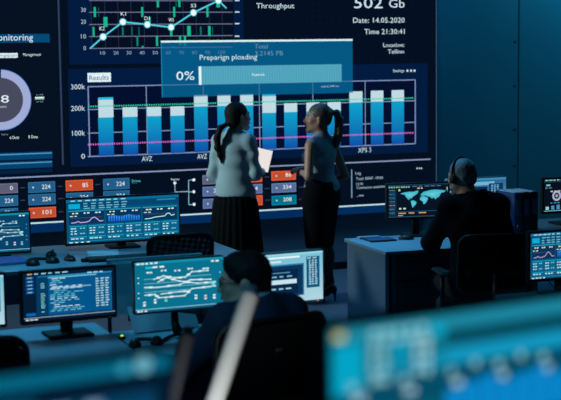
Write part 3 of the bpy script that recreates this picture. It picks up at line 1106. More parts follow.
# drawer cabinet under the right desk
t = thing('drawer_cabinet', 'dark four drawer cabinet under left end of right desk', 'cabinet', (4.395, 8.84, 0), -rad(2.5))
MB().box((0, 0, .355), (.31, .66, .71), bev=.004).obj('body', 'drawer', t)
for i in range(4):
    zc = .10 + i * .172
    d = MB().box((0, -.337, zc), (.29, .02, .158), bev=.004).obj('drawer', 'drawer', t)
    MB().box((0, -.352, zc + .045), (.17, .012, .012), bev=.003).obj('handle', 'handle', d)

# front divider of acrylic between the rows
t = thing('desk_divider', 'translucent teal acrylic divider behind the front desk', 'divider', (2.1, 7.03, 0))
MB().box((0, 0, .89), (.52, .01, .3), bev=.003).obj('acrylic_panel', 'acrylic', t)
for s_ in (-1, 1):
    MB().box((s_ * .25, 0.012, .52), (.02, .014, 1.04), bev=.004).obj('post', 'handle', t)
    MB().box((s_ * .25, 0.01, .01), (.06, .3, .02), bev=.004).obj('foot', 'handle', t)

# ================================================================== MONITORS
desk_monitor('ultrawide monitor with blue dashboard panels, on the back left desk', 2.615, 9.5, .74, .84, .335, .775, 0.0, draw_dashboard)


def placed_monitor(label, x0, x1, yt, yb, y, zdesk, yaw, draw, *a, **kw):
    """x0..x1, yt..yb: the housing in the photograph (x1 None: as wide as 1.75 times its height)"""
    tl = at_y(x0 if x0 is not None else x1, yt, y)
    bl = at_y(x0 if x0 is not None else x1, yb, y)
    h = tl.z - bl.z
    if x0 is None:
        xr, w = tl.x, h * 1.75
        cx = xr - w / 2
    elif x1 is None:
        w = h * 1.75
        cx = tl.x + w / 2
    else:
        xr = at_y(x1, yt, y).x
        w = (xr - tl.x) / math.cos(yaw)
        cx = (xr + tl.x) / 2
    return desk_monitor(label, cx, y, zdesk, w, h, bl.z, yaw, draw, *a, **kw)


placed_monitor('monitor showing a route network at the left edge of the frame, back row', None, 30.5, 210.5, 253, 9.5, .74, 0.0, lambda k: draw_network(k, True))
placed_monitor('monitor showing lines of code on the front left desk', 19.5, 117, 271.5, 326, 6.58, .74, rad(2), draw_code)
placed_monitor('monitor cut by the left edge of the frame, only its bright corner showing', None, 6, 272.5, 328, 6.6, .74, rad(2), draw_window)
placed_monitor('monitor showing a white route network on teal, left of the man with glasses', 133.2, 224.5, 261.8, 315.6, 6.3, .74, rad(1), draw_network, 'arc', bz=.005)
placed_monitor('silver framed monitor with dark dialogue windows, right of the man with glasses', 236, 325.5, 255.5, 309.5, 6.4, .74, rad(4), draw_window, 'arc', 'bezel_l', .008, led='led_red')
placed_monitor('monitor showing a world map on the right desk', 389, 447.5, 184, 221, 9.1, .74, rad(-10), draw_map)
placed_monitor('bright pale monitor behind the grey haired man in headset', 447, 507, 179, 217, 9.2, .74, 0.0, draw_window_dim, 'square', 'bezel_l', .008)
placed_monitor('dark monitor with ring gauges at the right edge of the frame', 543, None, 178, 214.5, 9.2, .74, 0.0, draw_gauges)
placed_monitor('teal dashboard monitor at right edge, on the lower right desk', 529, None, 232, 283, 6.5, .74, 0.0, lambda k: draw_dashboard(k, True))


# foreground monitors, close to the camera and out of focus
def near_monitor(label, corner_a, corner_b, depth, w, h, draw, from_left, zdesk=1.33):
    A = at_d(corner_a[0], corner_a[1], depth)
    B = at_z(corner_b[0], corner_b[1], A.z)
    d = (B - A)
    d.z = 0
    d = d.normalized() * (1 if from_left else -1)
    yaw = math.atan2(d.y, d.x)
    cx = A + d * (w / 2 * (1 if from_left else -1))
    return desk_monitor(label, cx.x, cx.y, zdesk, w, h, A.z - h, yaw, draw, 'round', bz=.005)


near_monitor('blurred bright teal monitor close up in the lower right corner', (327, 327), (561, 295), 1.55, .55, .33, draw_foreground, True)
near_monitor('blurred dark monitor close up in the lower left corner', (174, 349), (0, 373), 1.62, .5, .3, draw_foreground_left, False)
t = thing('control_desk', 'dark raised desk carrying the two blurred close monitors', 'desk', (0.55, 1.45, .6))
MB().box((0, 0, .715), (2.4, .9, .03), bev=.004).obj('desktop', 'drawer', t)
for s_ in (-1, 1):
    for q in (-1, 1):
        MB().box((s_ * 1.14, q * .4, .35), (.05, .05, .7), bev=.004).obj('leg', 'handle', t)


# ================================================================== CHAIRS
def ringpts(w, h, r, n=5):
    out = []
    for cx, cz, a0 in ((w / 2 - r, h - r, 0), (-w / 2 + r, h - r, PI / 2), (-w / 2 + r, r, PI), (w / 2 - r, r, 3 * PI / 2)):
        for i in range(n + 1):
            a = a0 + PI / 2 * i / n
            out.append((cx + r * math.cos(a), cz + r * math.sin(a)))
    return out


def make_chair(label, w=.44, top=.95, solid=False, group='office chairs'):
    """faces +y, back towards -y"""
    t = thing('office_chair', label, 'chair', (0, 0, 0), 0, group)
    zs = .47
    MB().box((0, .02, zs - .035), (.48, .47, .07), bev=.025).obj('seat', 'black2', t)
    h = top - (zs + .08)
    z0 = zs + .08

    def bend(x, z):
        return -.23 - .05 * (z / h) ** 2 + .05 * (2 * x / w) ** 2

    pts = ringpts(w, h, .06)
    q = [(x, bend(x, z), z0 + z) for x, z in pts]
    MB().tube(q + [q[0], q[1]], .014, 8).obj('back_frame', 'black', t, True)
    nx, nz = 9, 9
    mb = MB()
    vs = []
    for dy in (0, .006):
        for j in range(nz):
            for i in range(nx):
                fx = -1 + 2 * i / (nx - 1)
                fz = j / (nz - 1)
                zz = .008 + fz * (h - .016)
                edge = .06
                lim = w / 2 - .006
                if zz < edge or zz > h - edge:
                    dd = (edge - zz) if zz < edge else (zz - h + edge)
                    lim -= edge - math.sqrt(max(0, edge * edge - dd * dd))
                xx = fx * lim
                vs.append((xx, bend(xx, zz) - dy, z0 + zz))
    fs = []
    N = nx * nz
    for j in range(nz - 1):
        for i in range(nx - 1):
            a = j * nx + i
            fs.append((a, a + nx, a + nx + 1, a + 1))
            fs.append((N + a, N + a + 1, N + a + nx + 1, N + a + nx))
    mb.add(vs, fs)
    mb.obj('backrest', 'black2' if solid else 'weave', t, True)
    MB().box((0, bend(0, h * .35) - .02, z0 + h * .35), (w * .8, .012, .05), bev=.004).obj('lumbar_bar', 'black', t)
    MB().box((0, bend(0, h * .72) - .012, z0 + h * .78), (.03, .004, .012), bev=.001).obj('badge', 'greyd', t)
    MB().tube([(0, -.05, zs - .08), (0, -.2, zs - .07), (0, -.275, zs + .02), (0, -.26, z0 + h * .35)], .022, 8).obj('back_bar', 'black', t, True)
    for s_ in (-1, 1):
        a = MB().tube([(s_ * .22, .0, zs - .06), (s_ * .285, .0, zs - .04), (s_ * .29, -.02, zs + .17)], .016, 8).obj('armrest', 'black', t, True)
        MB().box((s_ * .29, .02, zs + .185), (.075, .27, .03), bev=.014).obj('arm_pad', 'black', a)
    MB().cyl((0, 0, .1), .03, .32, 14).obj('gas_post', 'chrome', t, True)
    MB().cyl((0, 0, .075), .05, .05, 16).obj('hub', 'black', t)
    for i in range(5):
        a = 2 * PI * i / 5 + .3
        lg_ = MB().tube([(.03 * math.cos(a), .03 * math.sin(a), .105), (.3 * math.cos(a), .3 * math.sin(a), .07)], [.026, .016], 8).obj('leg', 'black', t, True)
        cx, cy = .3 * math.cos(a), .3 * math.sin(a)
        MB().cyl((0, 0, -.02), .03, .04, 14, Matrix.Translation((cx, cy, .03)) @ Matrix.Rotation(a + PI / 2, 4, 'Z') @ Matrix.Rotation(PI / 2, 4, 'X')).obj('caster', 'black', lg_, True)
    return t


ch1 = make_chair('black mesh office chair in front of the ultrawide monitor', .4, .985)
ch1.location = (at_y(184, 240, 8.2).x, 8.42, 0)
ch1.rotation_euler = (0, 0, rad(-6))
ch2 = make_chair('black padded office chair the man with glasses sits on', .5, 1.075, True)
ch3 = make_chair('black padded office chair the man in headset sits on', .45, .92, True)
ch4 = make_chair('black office chair, only its top showing at the lower left edge', .5, 1.03, True)


# ================================================================== FIGURES (signed-distance modelling, one surface each)
class Sdf:
    def __init__(s):
        s.p = []

    def cap(s, a, b_, ra, rb=None, k=.02, op=1):
        s.p.append(('c', np.array(a, float), np.array(b_, float), ra, ra if rb is None else rb, k, op))
        return s

    def ell(s, c_, r, R=None, k=.02, op=1):
        s.p.append(('e', np.array(c_, float), np.array(r, float), np.eye(3) if R is None else np.array(R, float), 0, k, op))
        return s

    def chain(s, pts, rs, k=.008):
        for i in range(len(pts) - 1):
            s.cap(pts[i], pts[i + 1], rs[i], rs[i + 1], k)
        return s

    def build(s, name, m, parent=None, vox=.01, disp=None, smooth_it=0):
        lo = np.full(3, 1e9)
        hi = -lo
        bbs = []
        for q in s.p:
            if q[0] == 'c':
                r = max(q[3], q[4])
                l_, h_ = np.minimum(q[1], q[2]) - r, np.maximum(q[1], q[2]) + r
            else:
                e = np.sqrt(((q[3] * q[2][None, :]) ** 2).sum(1))
                l_, h_ = q[1] - e, q[1] + e
            bbs.append((l_, h_))
            if q[6] > 0:
                lo = np.minimum(lo, l_)
                hi = np.maximum(hi, h_)
        lo = lo - 3 * vox - .01
        hi = hi + 3 * vox + .01
        n = np.ceil((hi - lo) / vox).astype(int) + 1
        D = np.full(n, 1.0, np.float32)
        ax = [lo[i] + np.arange(n[i]) * vox for i in range(3)]
        for q, (l_, h_) in zip(s.p, bbs):
            pad = q[5] * 1.5 + 2.5 * vox
            i0 = np.maximum(np.floor((l_ - pad - lo) / vox).astype(int), 0)
            i1 = np.minimum(np.ceil((h_ + pad - lo) / vox).astype(int) + 1, n)
            if (i1 <= i0).any():
                continue
            X, Y, Z = np.meshgrid(*[ax[i][i0[i]:i1[i]] for i in range(3)], indexing='ij')
            P = np.stack([X, Y, Z], -1)
            if q[0] == 'c':
                a, b_ = q[1], q[2]
                ba = b_ - a
                L2 = max(ba @ ba, 1e-12)
                h = np.clip(((P - a) @ ba) / L2, 0, 1)
                d = np.linalg.norm(P - a - h[..., None] * ba, axis=-1) - (q[3] + (q[4] - q[3]) * h)
            else:
                Q = (P - q[1]) @ q[3]
                k0 = np.linalg.norm(Q / q[2], axis=-1)
                k1 = np.linalg.norm(Q / (q[2] ** 2), axis=-1)
                d = np.where(k1 > 1e-9, k0 * (k0 - 1) / np.maximum(k1, 1e-9), -q[2].min())
            sl = tuple(slice(i0[i], i1[i]) for i in range(3))
            E = D[sl]
            k = q[5]
            if q[6] > 0:
                h = np.maximum(k - np.abs(E - d), 0) / k
                D[sl] = np.minimum(E, d) - h * h * k * .25
            else:
                h = np.maximum(k - np.abs(E + d), 0) / k
                D[sl] = np.maximum(E, -d) + h * h * k * .25
        if disp is not None:
            X, Y, Z = np.meshgrid(*ax, indexing='ij')
            D += disp(X, Y, Z).astype(np.float32)
        D[0] = D[-1] = 1
        D[:, 0] = D[:, -1] = 1
        D[:, :, 0] = D[:, :, -1] = 1
        S = D < 0
        offs = [(i, j, k) for i in (0, 1) for j in (0, 1) for k in (0, 1)]
        cs = np.stack([S[i:n[0] - 1 + i, j:n[1] - 1 + j, k:n[2] - 1 + k] for i, j, k in offs], -1).sum(-1)
        mixed = (cs > 0) & (cs < 8)
        idx = np.argwhere(mixed)
        vid = np.full(mixed.shape, -1, int)
        vid[tuple(idx.T)] = np.arange(len(idx))
        val = np.stack([D[idx[:, 0] + i, idx[:, 1] + j, idx[:, 2] + k] for i, j, k in offs], -1)
        acc = np.zeros((len(idx), 3))
        cnt = np.zeros(len(idx))
        O = np.array(offs, float)
        for a in range(8):
            for b_ in range(a + 1, 8):
                if np.abs(O[a] - O[b_]).sum() != 1:
                    continue
                va, vb = val[:, a], val[:, b_]
                x = (va < 0) != (vb < 0)
                tt = np.where(x, va / np.where(x, va - vb, 1), 0)
                acc += np.where(x[:, None], O[a] + tt[:, None] * (O[b_] - O[a]), 0)
                cnt += x
        V = lo + (idx + acc / cnt[:, None]) * vox
        F = []
        for a in range(3):
            b_, c_ = (a + 1) % 3, (a + 2) % 3
            sa = [slice(None)] * 3
            sb = [slice(None)] * 3
            sa[a] = slice(0, -1)
            sb[a] = slice(1, None)
            A, B = S[tuple(sa)], S[tuple(sb)]
            for flip, msk in ((0, A & ~B), (1, ~A & B)):
                e = np.argwhere(msk)
                if not len(e):
                    continue
                q = []
                for db, dc in ((0, 0), (-1, 0), (-1, -1), (0, -1)):
                    t_ = e.copy()
                    t_[:, b_] += db
                    t_[:, c_] += dc
                    q.append(vid[tuple(t_.T)])
                q = np.stack(q, -1)
                if flip:
                    q = q[:, ::-1]
                F.append(q)
        F = np.concatenate(F)
        me = bpy.data.meshes.new(name)
        me.from_pydata(V.tolist(), [], F.tolist())
        me.materials.append(MT[m])
        me.polygons.foreach_set('use_smooth', [True] * len(me.polygons))
        me.update()
        o = link(name, me, parent)
        return o


def rotz(a):
    return np.array([[math.cos(a), -math.sin(a), 0], [math.sin(a), math.cos(a), 0], [0, 0, 1]])


def rotx(a):
    return np.array([[1, 0, 0], [0, math.cos(a), -math.sin(a)], [0, math.sin(a), math.cos(a)]])


def roty(a):
    return np.array([[math.cos(a), 0, math.sin(a)], [0, 1, 0], [-math.sin(a), 0, math.cos(a)]])


def head_sdf(S, T, R, male=False, s=1.0):
    """face looks along +y of R; T: middle of the head between the eyes and ears"""
    def P(x, y, z):
        return T + R @ (np.array([x, y, z]) * s)

    def E(c_, r, k=.015, op=1):
        S.ell(P(*c_), np.array(r) * s, R, k * s, op)

    def C(a, b_, ra, rb, k=.015):
        S.cap(P(*a), P(*b_), ra * s, rb * s, k * s)
    E((0, -.012, .03), (.074, .094, .084))
    E((0, .035, -.025), (.06, .058, .085), .03)
    j = 1.1 if male else 1.0
    C((.05 * j, .0, -.055), (.012 * j, .07, -.098), .02, .019, .03)
    C((-.05 * j, .0, -.055), (-.012 * j, .07, -.098), .02, .019, .03)
    E((0, .076, -.1), (.02 * j, .016, .016), .02)
    C((-.028, .078, .02), (.028, .078, .02), .014, .014, .02)
    C((0, .092, .008), (0, .107, -.03), .0085, .0125, .012)
    E((.011, .098, -.036), (.009, .009, .008), .008)
    E((-.011, .098, -.036), (.009, .009, .008), .008)
    E((0, .09, -.062), (.022, .014, .014), .012)
    E((.036, .06, -.025), (.024, .022, .022), .02)
    E((-.036, .06, -.025), (.024, .022, .022), .02)
    for sx in (-1, 1):
        E((sx * .031, .103, .004), (.016, .02, .012), .012, -1)
        E((sx * .077, -.008, -.008), (.009, .02, .033), .006)
    E((0, .1, -.08), (.02, .012, .006), .012, -1)
    r = .056 if male else .047
    return P, E, C, r * s


def face_parts(parent, P, R, s=1.0, brow='hair_dark'):
    for sx in (-1, 1):
        MB().ball((0, 0, 0), .0115 * s, 10, 8, Matrix.Translation(Vector(P(sx * .031, .079, .004)))).obj('eye', 'eyew', parent, True)
        MB().ball((0, 0, 0), .0062 * s, 8, 6, Matrix.Translation(Vector(P(sx * .031, .0865, .004)))).obj('iris', 'eyed', parent, True)
        MB().tube([P(sx * .014, .093, .02), P(sx * .032, .09, .026), P(sx * .05, .074, .02)], [.003 * s, .004 * s, .002 * s], 6).obj('eyebrow', brow, parent, True)
    q = Sdf()
    q.ell(P(0, .1, -.058), np.array((.019, .006, .0045)) * s, R, .004)
    q.ell(P(0, .1, -.067), np.array((.016, .006, .005)) * s, R, .004)
    q.build('lips', 'lips', parent, .0025)


def hand_sdf(S, w, d, nrm, side, curl=.5, s=1.0):
    """w wrist, d direction of the hand, nrm back of the hand, side = +1 right, -1 left"""
    w = np.array(w, float)
    d = np.array(d, float) / np.linalg.norm(d)
    nrm = np.array(nrm, float)
    nrm = nrm - d * (nrm @ d)
    nrm /= np.linalg.norm(nrm)
    lat = np.cross(d, nrm) * side        # towards the thumb... for a right hand with the back up, thumb at the left
    lat = -lat
    R = np.stack([lat, d, nrm], -1)
    S.ell(w + d * .045 * s, np.array((.038, .052, .015)) * s, R, .012)
    for i, (o, L, r) in enumerate(((.028, .075, .0085), (.010, .084, .009), (-.009, .078, .0085), (-.027, .062, .0075))):
        a = w + d * (.085 - abs(i - 1) * .004) * s + lat * o * s
        p = [a]
        ang = .15 + curl * .3
        u = d
        for seg in (.45, .32, .23):
            u = d * math.cos(ang) - nrm * math.sin(ang) + lat * o * .8
            p.append(p[-1] + u / np.linalg.norm(u) * L * seg * s)
            ang += curl * .7
        S.chain(p, [r * s, r * .95 * s, r * .85 * s, r * .72 * s], .004)
    a = w + d * .025 * s + lat * .03 * s
    b_ = a + (d * .6 + lat * .7 - nrm * .2) * .04 * s
    c_ = b_ + (d * .85 + lat * .25 - nrm * .35) * .034 * s
    S.chain([a, b_, c_], [.013 * s, .0105 * s, .008 * s], .008)


def torso(S, J, f, grow=0.0, bust=False, male=True, low=True):
    pel, neck = np.array(J['pelvis']), np.array(J['neck'])
    sr, sl = np.array(J['shR']), np.array(J['shL'])
    u = neck - pel
    L = np.linalg.norm(u)
    u /= L
    r = sr - sl
    r = r - u * (r @ u)
    r /= np.linalg.norm(r)
    fw = np.cross(u, r)
    R = np.stack([r, fw, u], -1)
    g_ = grow
    w = np.linalg.norm(sr - sl) / 2
    if male:
        S.ell(pel + u * L * .68, (w * .98 + g_, .115 + g_, L * .34), R, .05)
        S.ell(pel + u * L * .32, (.15 + g_, .11 + g_, L * .3), R, .06)
        S.ell(pel + u * .02, (.165 + g_, .125 + g_, .13), R, .06)
        S.cap(sl + (neck - sl) * .1, neck - u * .03, .055 + g_, .06 + g_, .05)
        S.cap(sr + (neck - sr) * .1, neck - u * .03, .055 + g_, .06 + g_, .05)
    else:
        S.ell(pel + u * L * .7, (w * .92 + g_, .092 + g_, L * .31), R, .05)
        S.ell(pel + u * L * .36, (.115 + g_, .082 + g_, L * .28), R, .05)
        S.ell(pel + u * .01, (.158 + g_, .112 + g_, .13), R, .06)
        S.cap(sl + (neck - sl) * .1, neck - u * .03, .04 + g_, .045 + g_, .04)
        S.cap(sr + (neck - sr) * .1, neck - u * .03, .04 + g_, .045 + g_, .04)
        for sx in (-1, 1):
            S.ell(pel + u * L * .62 + r * sx * .07 + fw * .075, (.058 + g_ * .6, .055 + g_ * .6, .06 + g_ * .6), R, .04)
    return R, u, r, fw, L


def limbs(S, J, f, male, legs=True, grow=0.0):
    a = (.05, .042, .036, .026) if male else (.042, .036, .031, .021)
    for q in 'LR':
        S.cap(J['sh' + q], J['el' + q], a[0] + grow, a[1] + grow, .03)
        S.cap(J['el' + q], J['wr' + q], a[2] + grow, a[3] + grow, .02)
    if legs:
        b_ = (.085, .055, .052, .036) if male else (.085, .052, .05, .033)
        for q in 'LR':
            S.cap(J['hip' + q], J['kn' + q], b_[0], b_[1], .05)
            S.cap(J['kn' + q], J['an' + q], b_[2], b_[3], .03)
            mid = np.array(J['kn' + q]) * .65 + np.array(J['an' + q]) * .35
            S.ell(mid + np.array((0, -.012, 0)), (.05, .055, .1), None, .04)


def folds(seed, amp=.006, fx=14):
    r = np.random.RandomState(seed)
    ph = r.rand(6) * 6.28

    def fn(X, Y, Z):
        return amp * (np.sin(X * fx + Z * fx * 1.6 + ph[0]) * np.sin(Z * fx * .9 - Y * fx * .8 + ph[1]) + .6 * np.sin((X - Z) * fx * 1.9 + ph[2]))
    return fn


# ---------------------------------------------------------------- woman with the tablet
def woman_blouse():
    base = at_y(234.5, 150, 10.9)
    t = thing('person', 'woman in grey blouse and long black skirt, dark ponytail, holding a lit tablet', 'person', (base.x, 10.9, 0), -rad(20 + 22))
    J = dict(pelvis=(0, 0, .91), neck=(0, .0, 1.43), shL=(-.138, -.01, 1.37), shR=(.138, -.01, 1.37),
             elL=(-.19, .0, 1.09), wrL=(-.1, .2, 1.06), elR=(.178, .02, 1.09), wrR=(.15, .24, 1.1),
             hipL=(-.085, 0, .9), hipR=(.085, 0, .9), knL=(-.085, .02, .5), knR=(.085, .02, .5), anL=(-.085, -.02, .12), anR=(.085, -.02, .12))
    S = Sdf()
    Rh = rotz(-rad(38)) @ rotx(rad(4))
    T = np.array((.03, .015, 1.572))
    P, E, C, nr = head_sdf(S, T, Rh)
    S.cap((0, -.0, 1.52), (0, -.01, 1.4), nr, nr + .006, .03)
    torso(S, J, None, 0, True, False)
    limbs(S, J, None, False)
    hand_sdf(S, J['wrL'], (.75, .6, .05), (0, .2, 1), -1, .6)
    hand_sdf(S, J['wrR'], (-.35, .7, .35), (.9, .3, .1), 1, .8)
    for q in 'LR':
        a = np.array(J['an' + q])
        S.cap(a, a + np.array((0, .03, -.04)), .034, .03)
        S.cap(a + np.array((0, -.03, -.05)), a + np.array((0, .14, -.095)), .03, .022)
    S.build('body', 'skin', t, .0085)
    face_parts(t, P, Rh)
    B = Sdf()
    torso(B, J, None, .021, True, False)
    B.ell((0, 0, .985), (.148, .112, .06), None, .05)
    B.cap((0, -.01, 1.475), (0, -.005, 1.41), .062, .072, .03)
    for q in 'LR':
        B.cap(J['sh' + q], J['el' + q], .056, .05, .04)
        w = np.array(J['wr' + q])
        e = np.array(J['el' + q])
        B.cap(e, e + (w - e) * .9, .049, .036, .03)
    B.ell((0, .0, 1.55), (.2, .2, .085), None, .01, -1)
    B.ell((0, 0, .77), (.3, .3, .165), None, .02, -1)
    B.build('blouse', 'blouse', t, .008, lambda X, Y, Z: .0045 * np.sin(30 * (X * .7 + Z * .8) + 2.2 * np.sin(9 * Z + 6 * X)) * (.5 + .5 * np.sin(7 * Z - 5 * X)) + .0035 * np.sin(46 * (Z - .5 * X) + 2 * np.sin(11 * X)) * (Z < 1.3))
    # collar
    MB().tube([(.055 * math.cos(a), .002 + .055 * math.sin(a), 1.462 - .012 * math.sin(a)) for a in np.linspace(0, 2 * PI, 24)], .012, 8).obj('collar', 'blouse', t, True)
    # pleated skirt
    rings = []
    n = 144
    for i in range(15):
        f = i / 14
        z = 1.01 - f * .72
        rx = .142 + .034 * min(1, f * 5) + .065 * f
        ry = .108 + .03 * min(1, f * 5) + .075 * f
        am = .002 + .008 * f
        rings.append([((rx + am * math.sin(k * 2 * PI / n * 24 + .6 * math.sin(3 * f))) * math.cos(2 * PI * k / n),
                       (ry + am * math.sin(k * 2 * PI / n * 24 + .6 * math.sin(3 * f))) * math.sin(2 * PI * k / n), z) for k in range(n)])
    MB().loft(rings[::-1]).obj('skirt', 'skirt', t, True)
    for q in 'LR':
        a = np.array(J['an' + q])
        sh = Sdf()
        sh.cap(a + np.array((0, -.03, -.055)), a + np.array((0, .03, -.075)), .036, .034)
        sh.cap(a + np.array((0, .03, -.075)), a + np.array((0, .15, -.095)), .034, .024)
        sh.cap(a + np.array((0, -.045, -.06)), a + np.array((0, -.05, -.108)), .018, .011)
        sh.build('shoe', 'shoe', t, .009)
    # hair: shell, nape and a low ponytail
    H = Sdf()
    H.ell(P(0, -.018, .036), (.083, .1, .09), Rh, .01)
    H.ell(P(0, -.05, -.03), (.066, .06, .06), Rh, .03)
    H.ell(P(0, .105, -.03), (.062, .068, .088), Rh, .012, -1)
    for sx in (-1, 1):
        H.ell(P(sx * .09, .03, -.05), (.03, .05, .05), Rh, .012, -1)
    H.ell(P(0, -.105, -.045), (.022, .022, .022), Rh, .02)
    H.build('hair', 'hair_dark', t, .007)
    tail = Sdf()
    p0 = P(0, -.115, -.05)
    pts = [p0, p0 + np.array((-.035, -.05, -.03)), p0 + np.array((-.06, -.062, -.11)), p0 + np.array((-.06, -.05, -.19)), p0 + np.array((-.045, -.035, -.26)), p0 + np.array((-.035, -.03, -.32))]
    tail.chain(pts, [.018, .023, .027, .026, .019, .007], .02)
    tail.build('ponytail', 'hair_dark', t, .007, folds(5, .0015, 40))
    # the tablet is a thing of its own, held in both hands
    return t, J


wa, JA = woman_blouse()

tb = thing('tablet', 'glowing white tablet held by the woman in the grey blouse', 'tablet')
MB().box((0, 0, 0), (.145, .008, .2), bev=.003).obj('case', 'bezel', tb)
k = Canvas(lambda u, v, l: (-.068 + u * .136, -.0045 - .0002 * l, .095 - v * .19))
k.rect(0, 0, 1, 1, (236, 226, 222), 0)
k.obj('screen', tb)


# ---------------------------------------------------------------- woman in sleeveless top
def woman_top():
    base = at_y(325, 200, 10.7)
    base.x -= .03
    t = thing('person', 'woman in sleeveless blue grey top and black pencil skirt, blonde ponytail, side on', 'person', (base.x, 10.7, .0), -rad(20 - 52))
    t.scale = (1.02, 1.02, 1.02)
    J = dict(pelvis=(0, 0, .92), neck=(0, .0, 1.36), shL=(-.165, -.005, 1.3), shR=(.165, -.005, 1.3),
             elL=(-.215, -.02, 1.06), wrL=(-.12, .13, 1.09), elR=(.24, -.07, 1.03), wrR=(.16, .09, .95),
             hipL=(-.085, 0, .9), hipR=(.085, 0, .9), knL=(-.055, .03, .5), knR=(.06, .02, .5), anL=(-.06, .0, .16), anR=(.06, -.03, .16))
    S = Sdf()
    Rh = rotz(rad(38)) @ rotx(rad(3))
    T = np.array((0, .03, 1.515))
    P, E, C, nr = head_sdf(S, T, Rh)
    S.cap((0, .015, 1.45), (0, -.005, 1.33), nr, nr + .008, .03)
    torso(S, J, None, 0, True, False)
    limbs(S, J, None, False)
    hand_sdf(S, J['wrL'], (.35, .85, .1), (-.4, .1, .9), -1, .9)
    hand_sdf(S, J['wrR'], (-.3, .9, .1), (.5, 0, .8), 1, .7)
    for q in 'LR':
        a = np.array(J['an' + q])
        S.cap(a, a + np.array((0, .02, -.04)), .032, .03)
        S.cap(a + np.array((0, -.02, -.04)), a + np.array((0, .12, -.13)), .028, .022)
    S.build('body', 'skin2', t, .0085)
    face_parts(t, P, Rh, brow='hair_blonde')
    B = Sdf()
    torso(B, J, None, .014, True, False)
    B.ell((0, 0, .96), (.155, .112, .06), None, .05)
    B.cap((0, .0, 1.41), (0, -.003, 1.34), .054, .064, .03)
    B.cap((-.12, -.005, 1.315), (.12, -.005, 1.315), .05, .05, .03)
    B.ell((0, .0, 1.5), (.2, .2, .085), None, .01, -1)
    for sx in (-1, 1):
        B.ell((sx * .205, -.005, 1.24), (.05, .1, .13), None, .012, -1)
    B.ell((0, 0, .75), (.3, .3, .165), None, .02, -1)
    B.build('top', 'top', t, .009, folds(8, .004, 15))
    K = Sdf()
    K.ell((0, 0, .93), (.178, .13, .15), None, .04)
    K.ell((0, 0, .97), (.152, .106, .06), None, .04)
    K.cap((-.07, .01, .85), (-.05, .03, .48), .115, .085, .06)
    K.cap((.07, .01, .85), (.05, .02, .48), .115, .085, .06)
    K.ell((0, 0, .35), (.3, .3, .115), None, .015, -1)
    K.build('skirt', 'skirt', t, .01)
    for q in 'LR':
        st = Sdf()
        st.cap(J['kn' + q], J['an' + q], .057, .037, .02)
        mid = np.array(J['kn' + q]) * .65 + np.array(J['an' + q]) * .35
        st.ell(mid + np.array((0, -.014, 0)), (.054, .059, .1), None, .04)
        a = np.array(J['an' + q])
        st.cap(a, a + np.array((0, .02, -.04)), .036, .033)
        st.build('stocking', 'tights', t, .009)
        sh = Sdf()
        sh.cap(a + np.array((0, -.03, -.05)), a + np.array((0, .03, -.085)), .035, .032)
        sh.cap(a + np.array((0, .03, -.085)), a + np.array((0, .135, -.137)), .032, .022)
        sh.cap(a + np.array((0, -.05, -.06)), a + np.array((0, -.055, -.152)), .016, .0075)
        sh.build('shoe', 'shoe', t, .008)
    H = Sdf()
    H.ell(P(0, -.018, .036), (.082, .1, .089), Rh, .01)
    H.ell(P(0, -.06, -.01), (.06, .05, .055), Rh, .03)
    H.ell(P(0, .105, -.03), (.064, .072, .088), Rh, .012, -1)
    for sx in (-1, 1):
        H.ell(P(sx * .085, .022, -.06), (.035, .06, .07), Rh, .012, -1)
    H.ell(P(0, -.105, .055), (.024, .03, .024), Rh, .02)
    H.build('hair', 'hair_blonde', t, .007)
    tail = Sdf()
    b_ = [P(0, -.115, .058), P(0, -.15, .05), P(0, -.172, .0), P(0, -.178, -.07), P(0, -.17, -.14), P(0, -.16, -.2), P(0, -.152, -.25)]
    tail.chain(b_, [.016, .024, .034, .037, .034, .026, .008], .02)
    tail.build('ponytail', 'hair_blonde', t, .007, folds(9, .0015, 40))
    w = np.array(J['wrL'])
    e = np.array(J['elL'])
    d = (w - e) / np.linalg.norm(w - e)
    MB().tube([w - d * .03, w - d * .012], .026, 14).obj('wristwatch', 'black', t)
    return t


wb = woman_top()


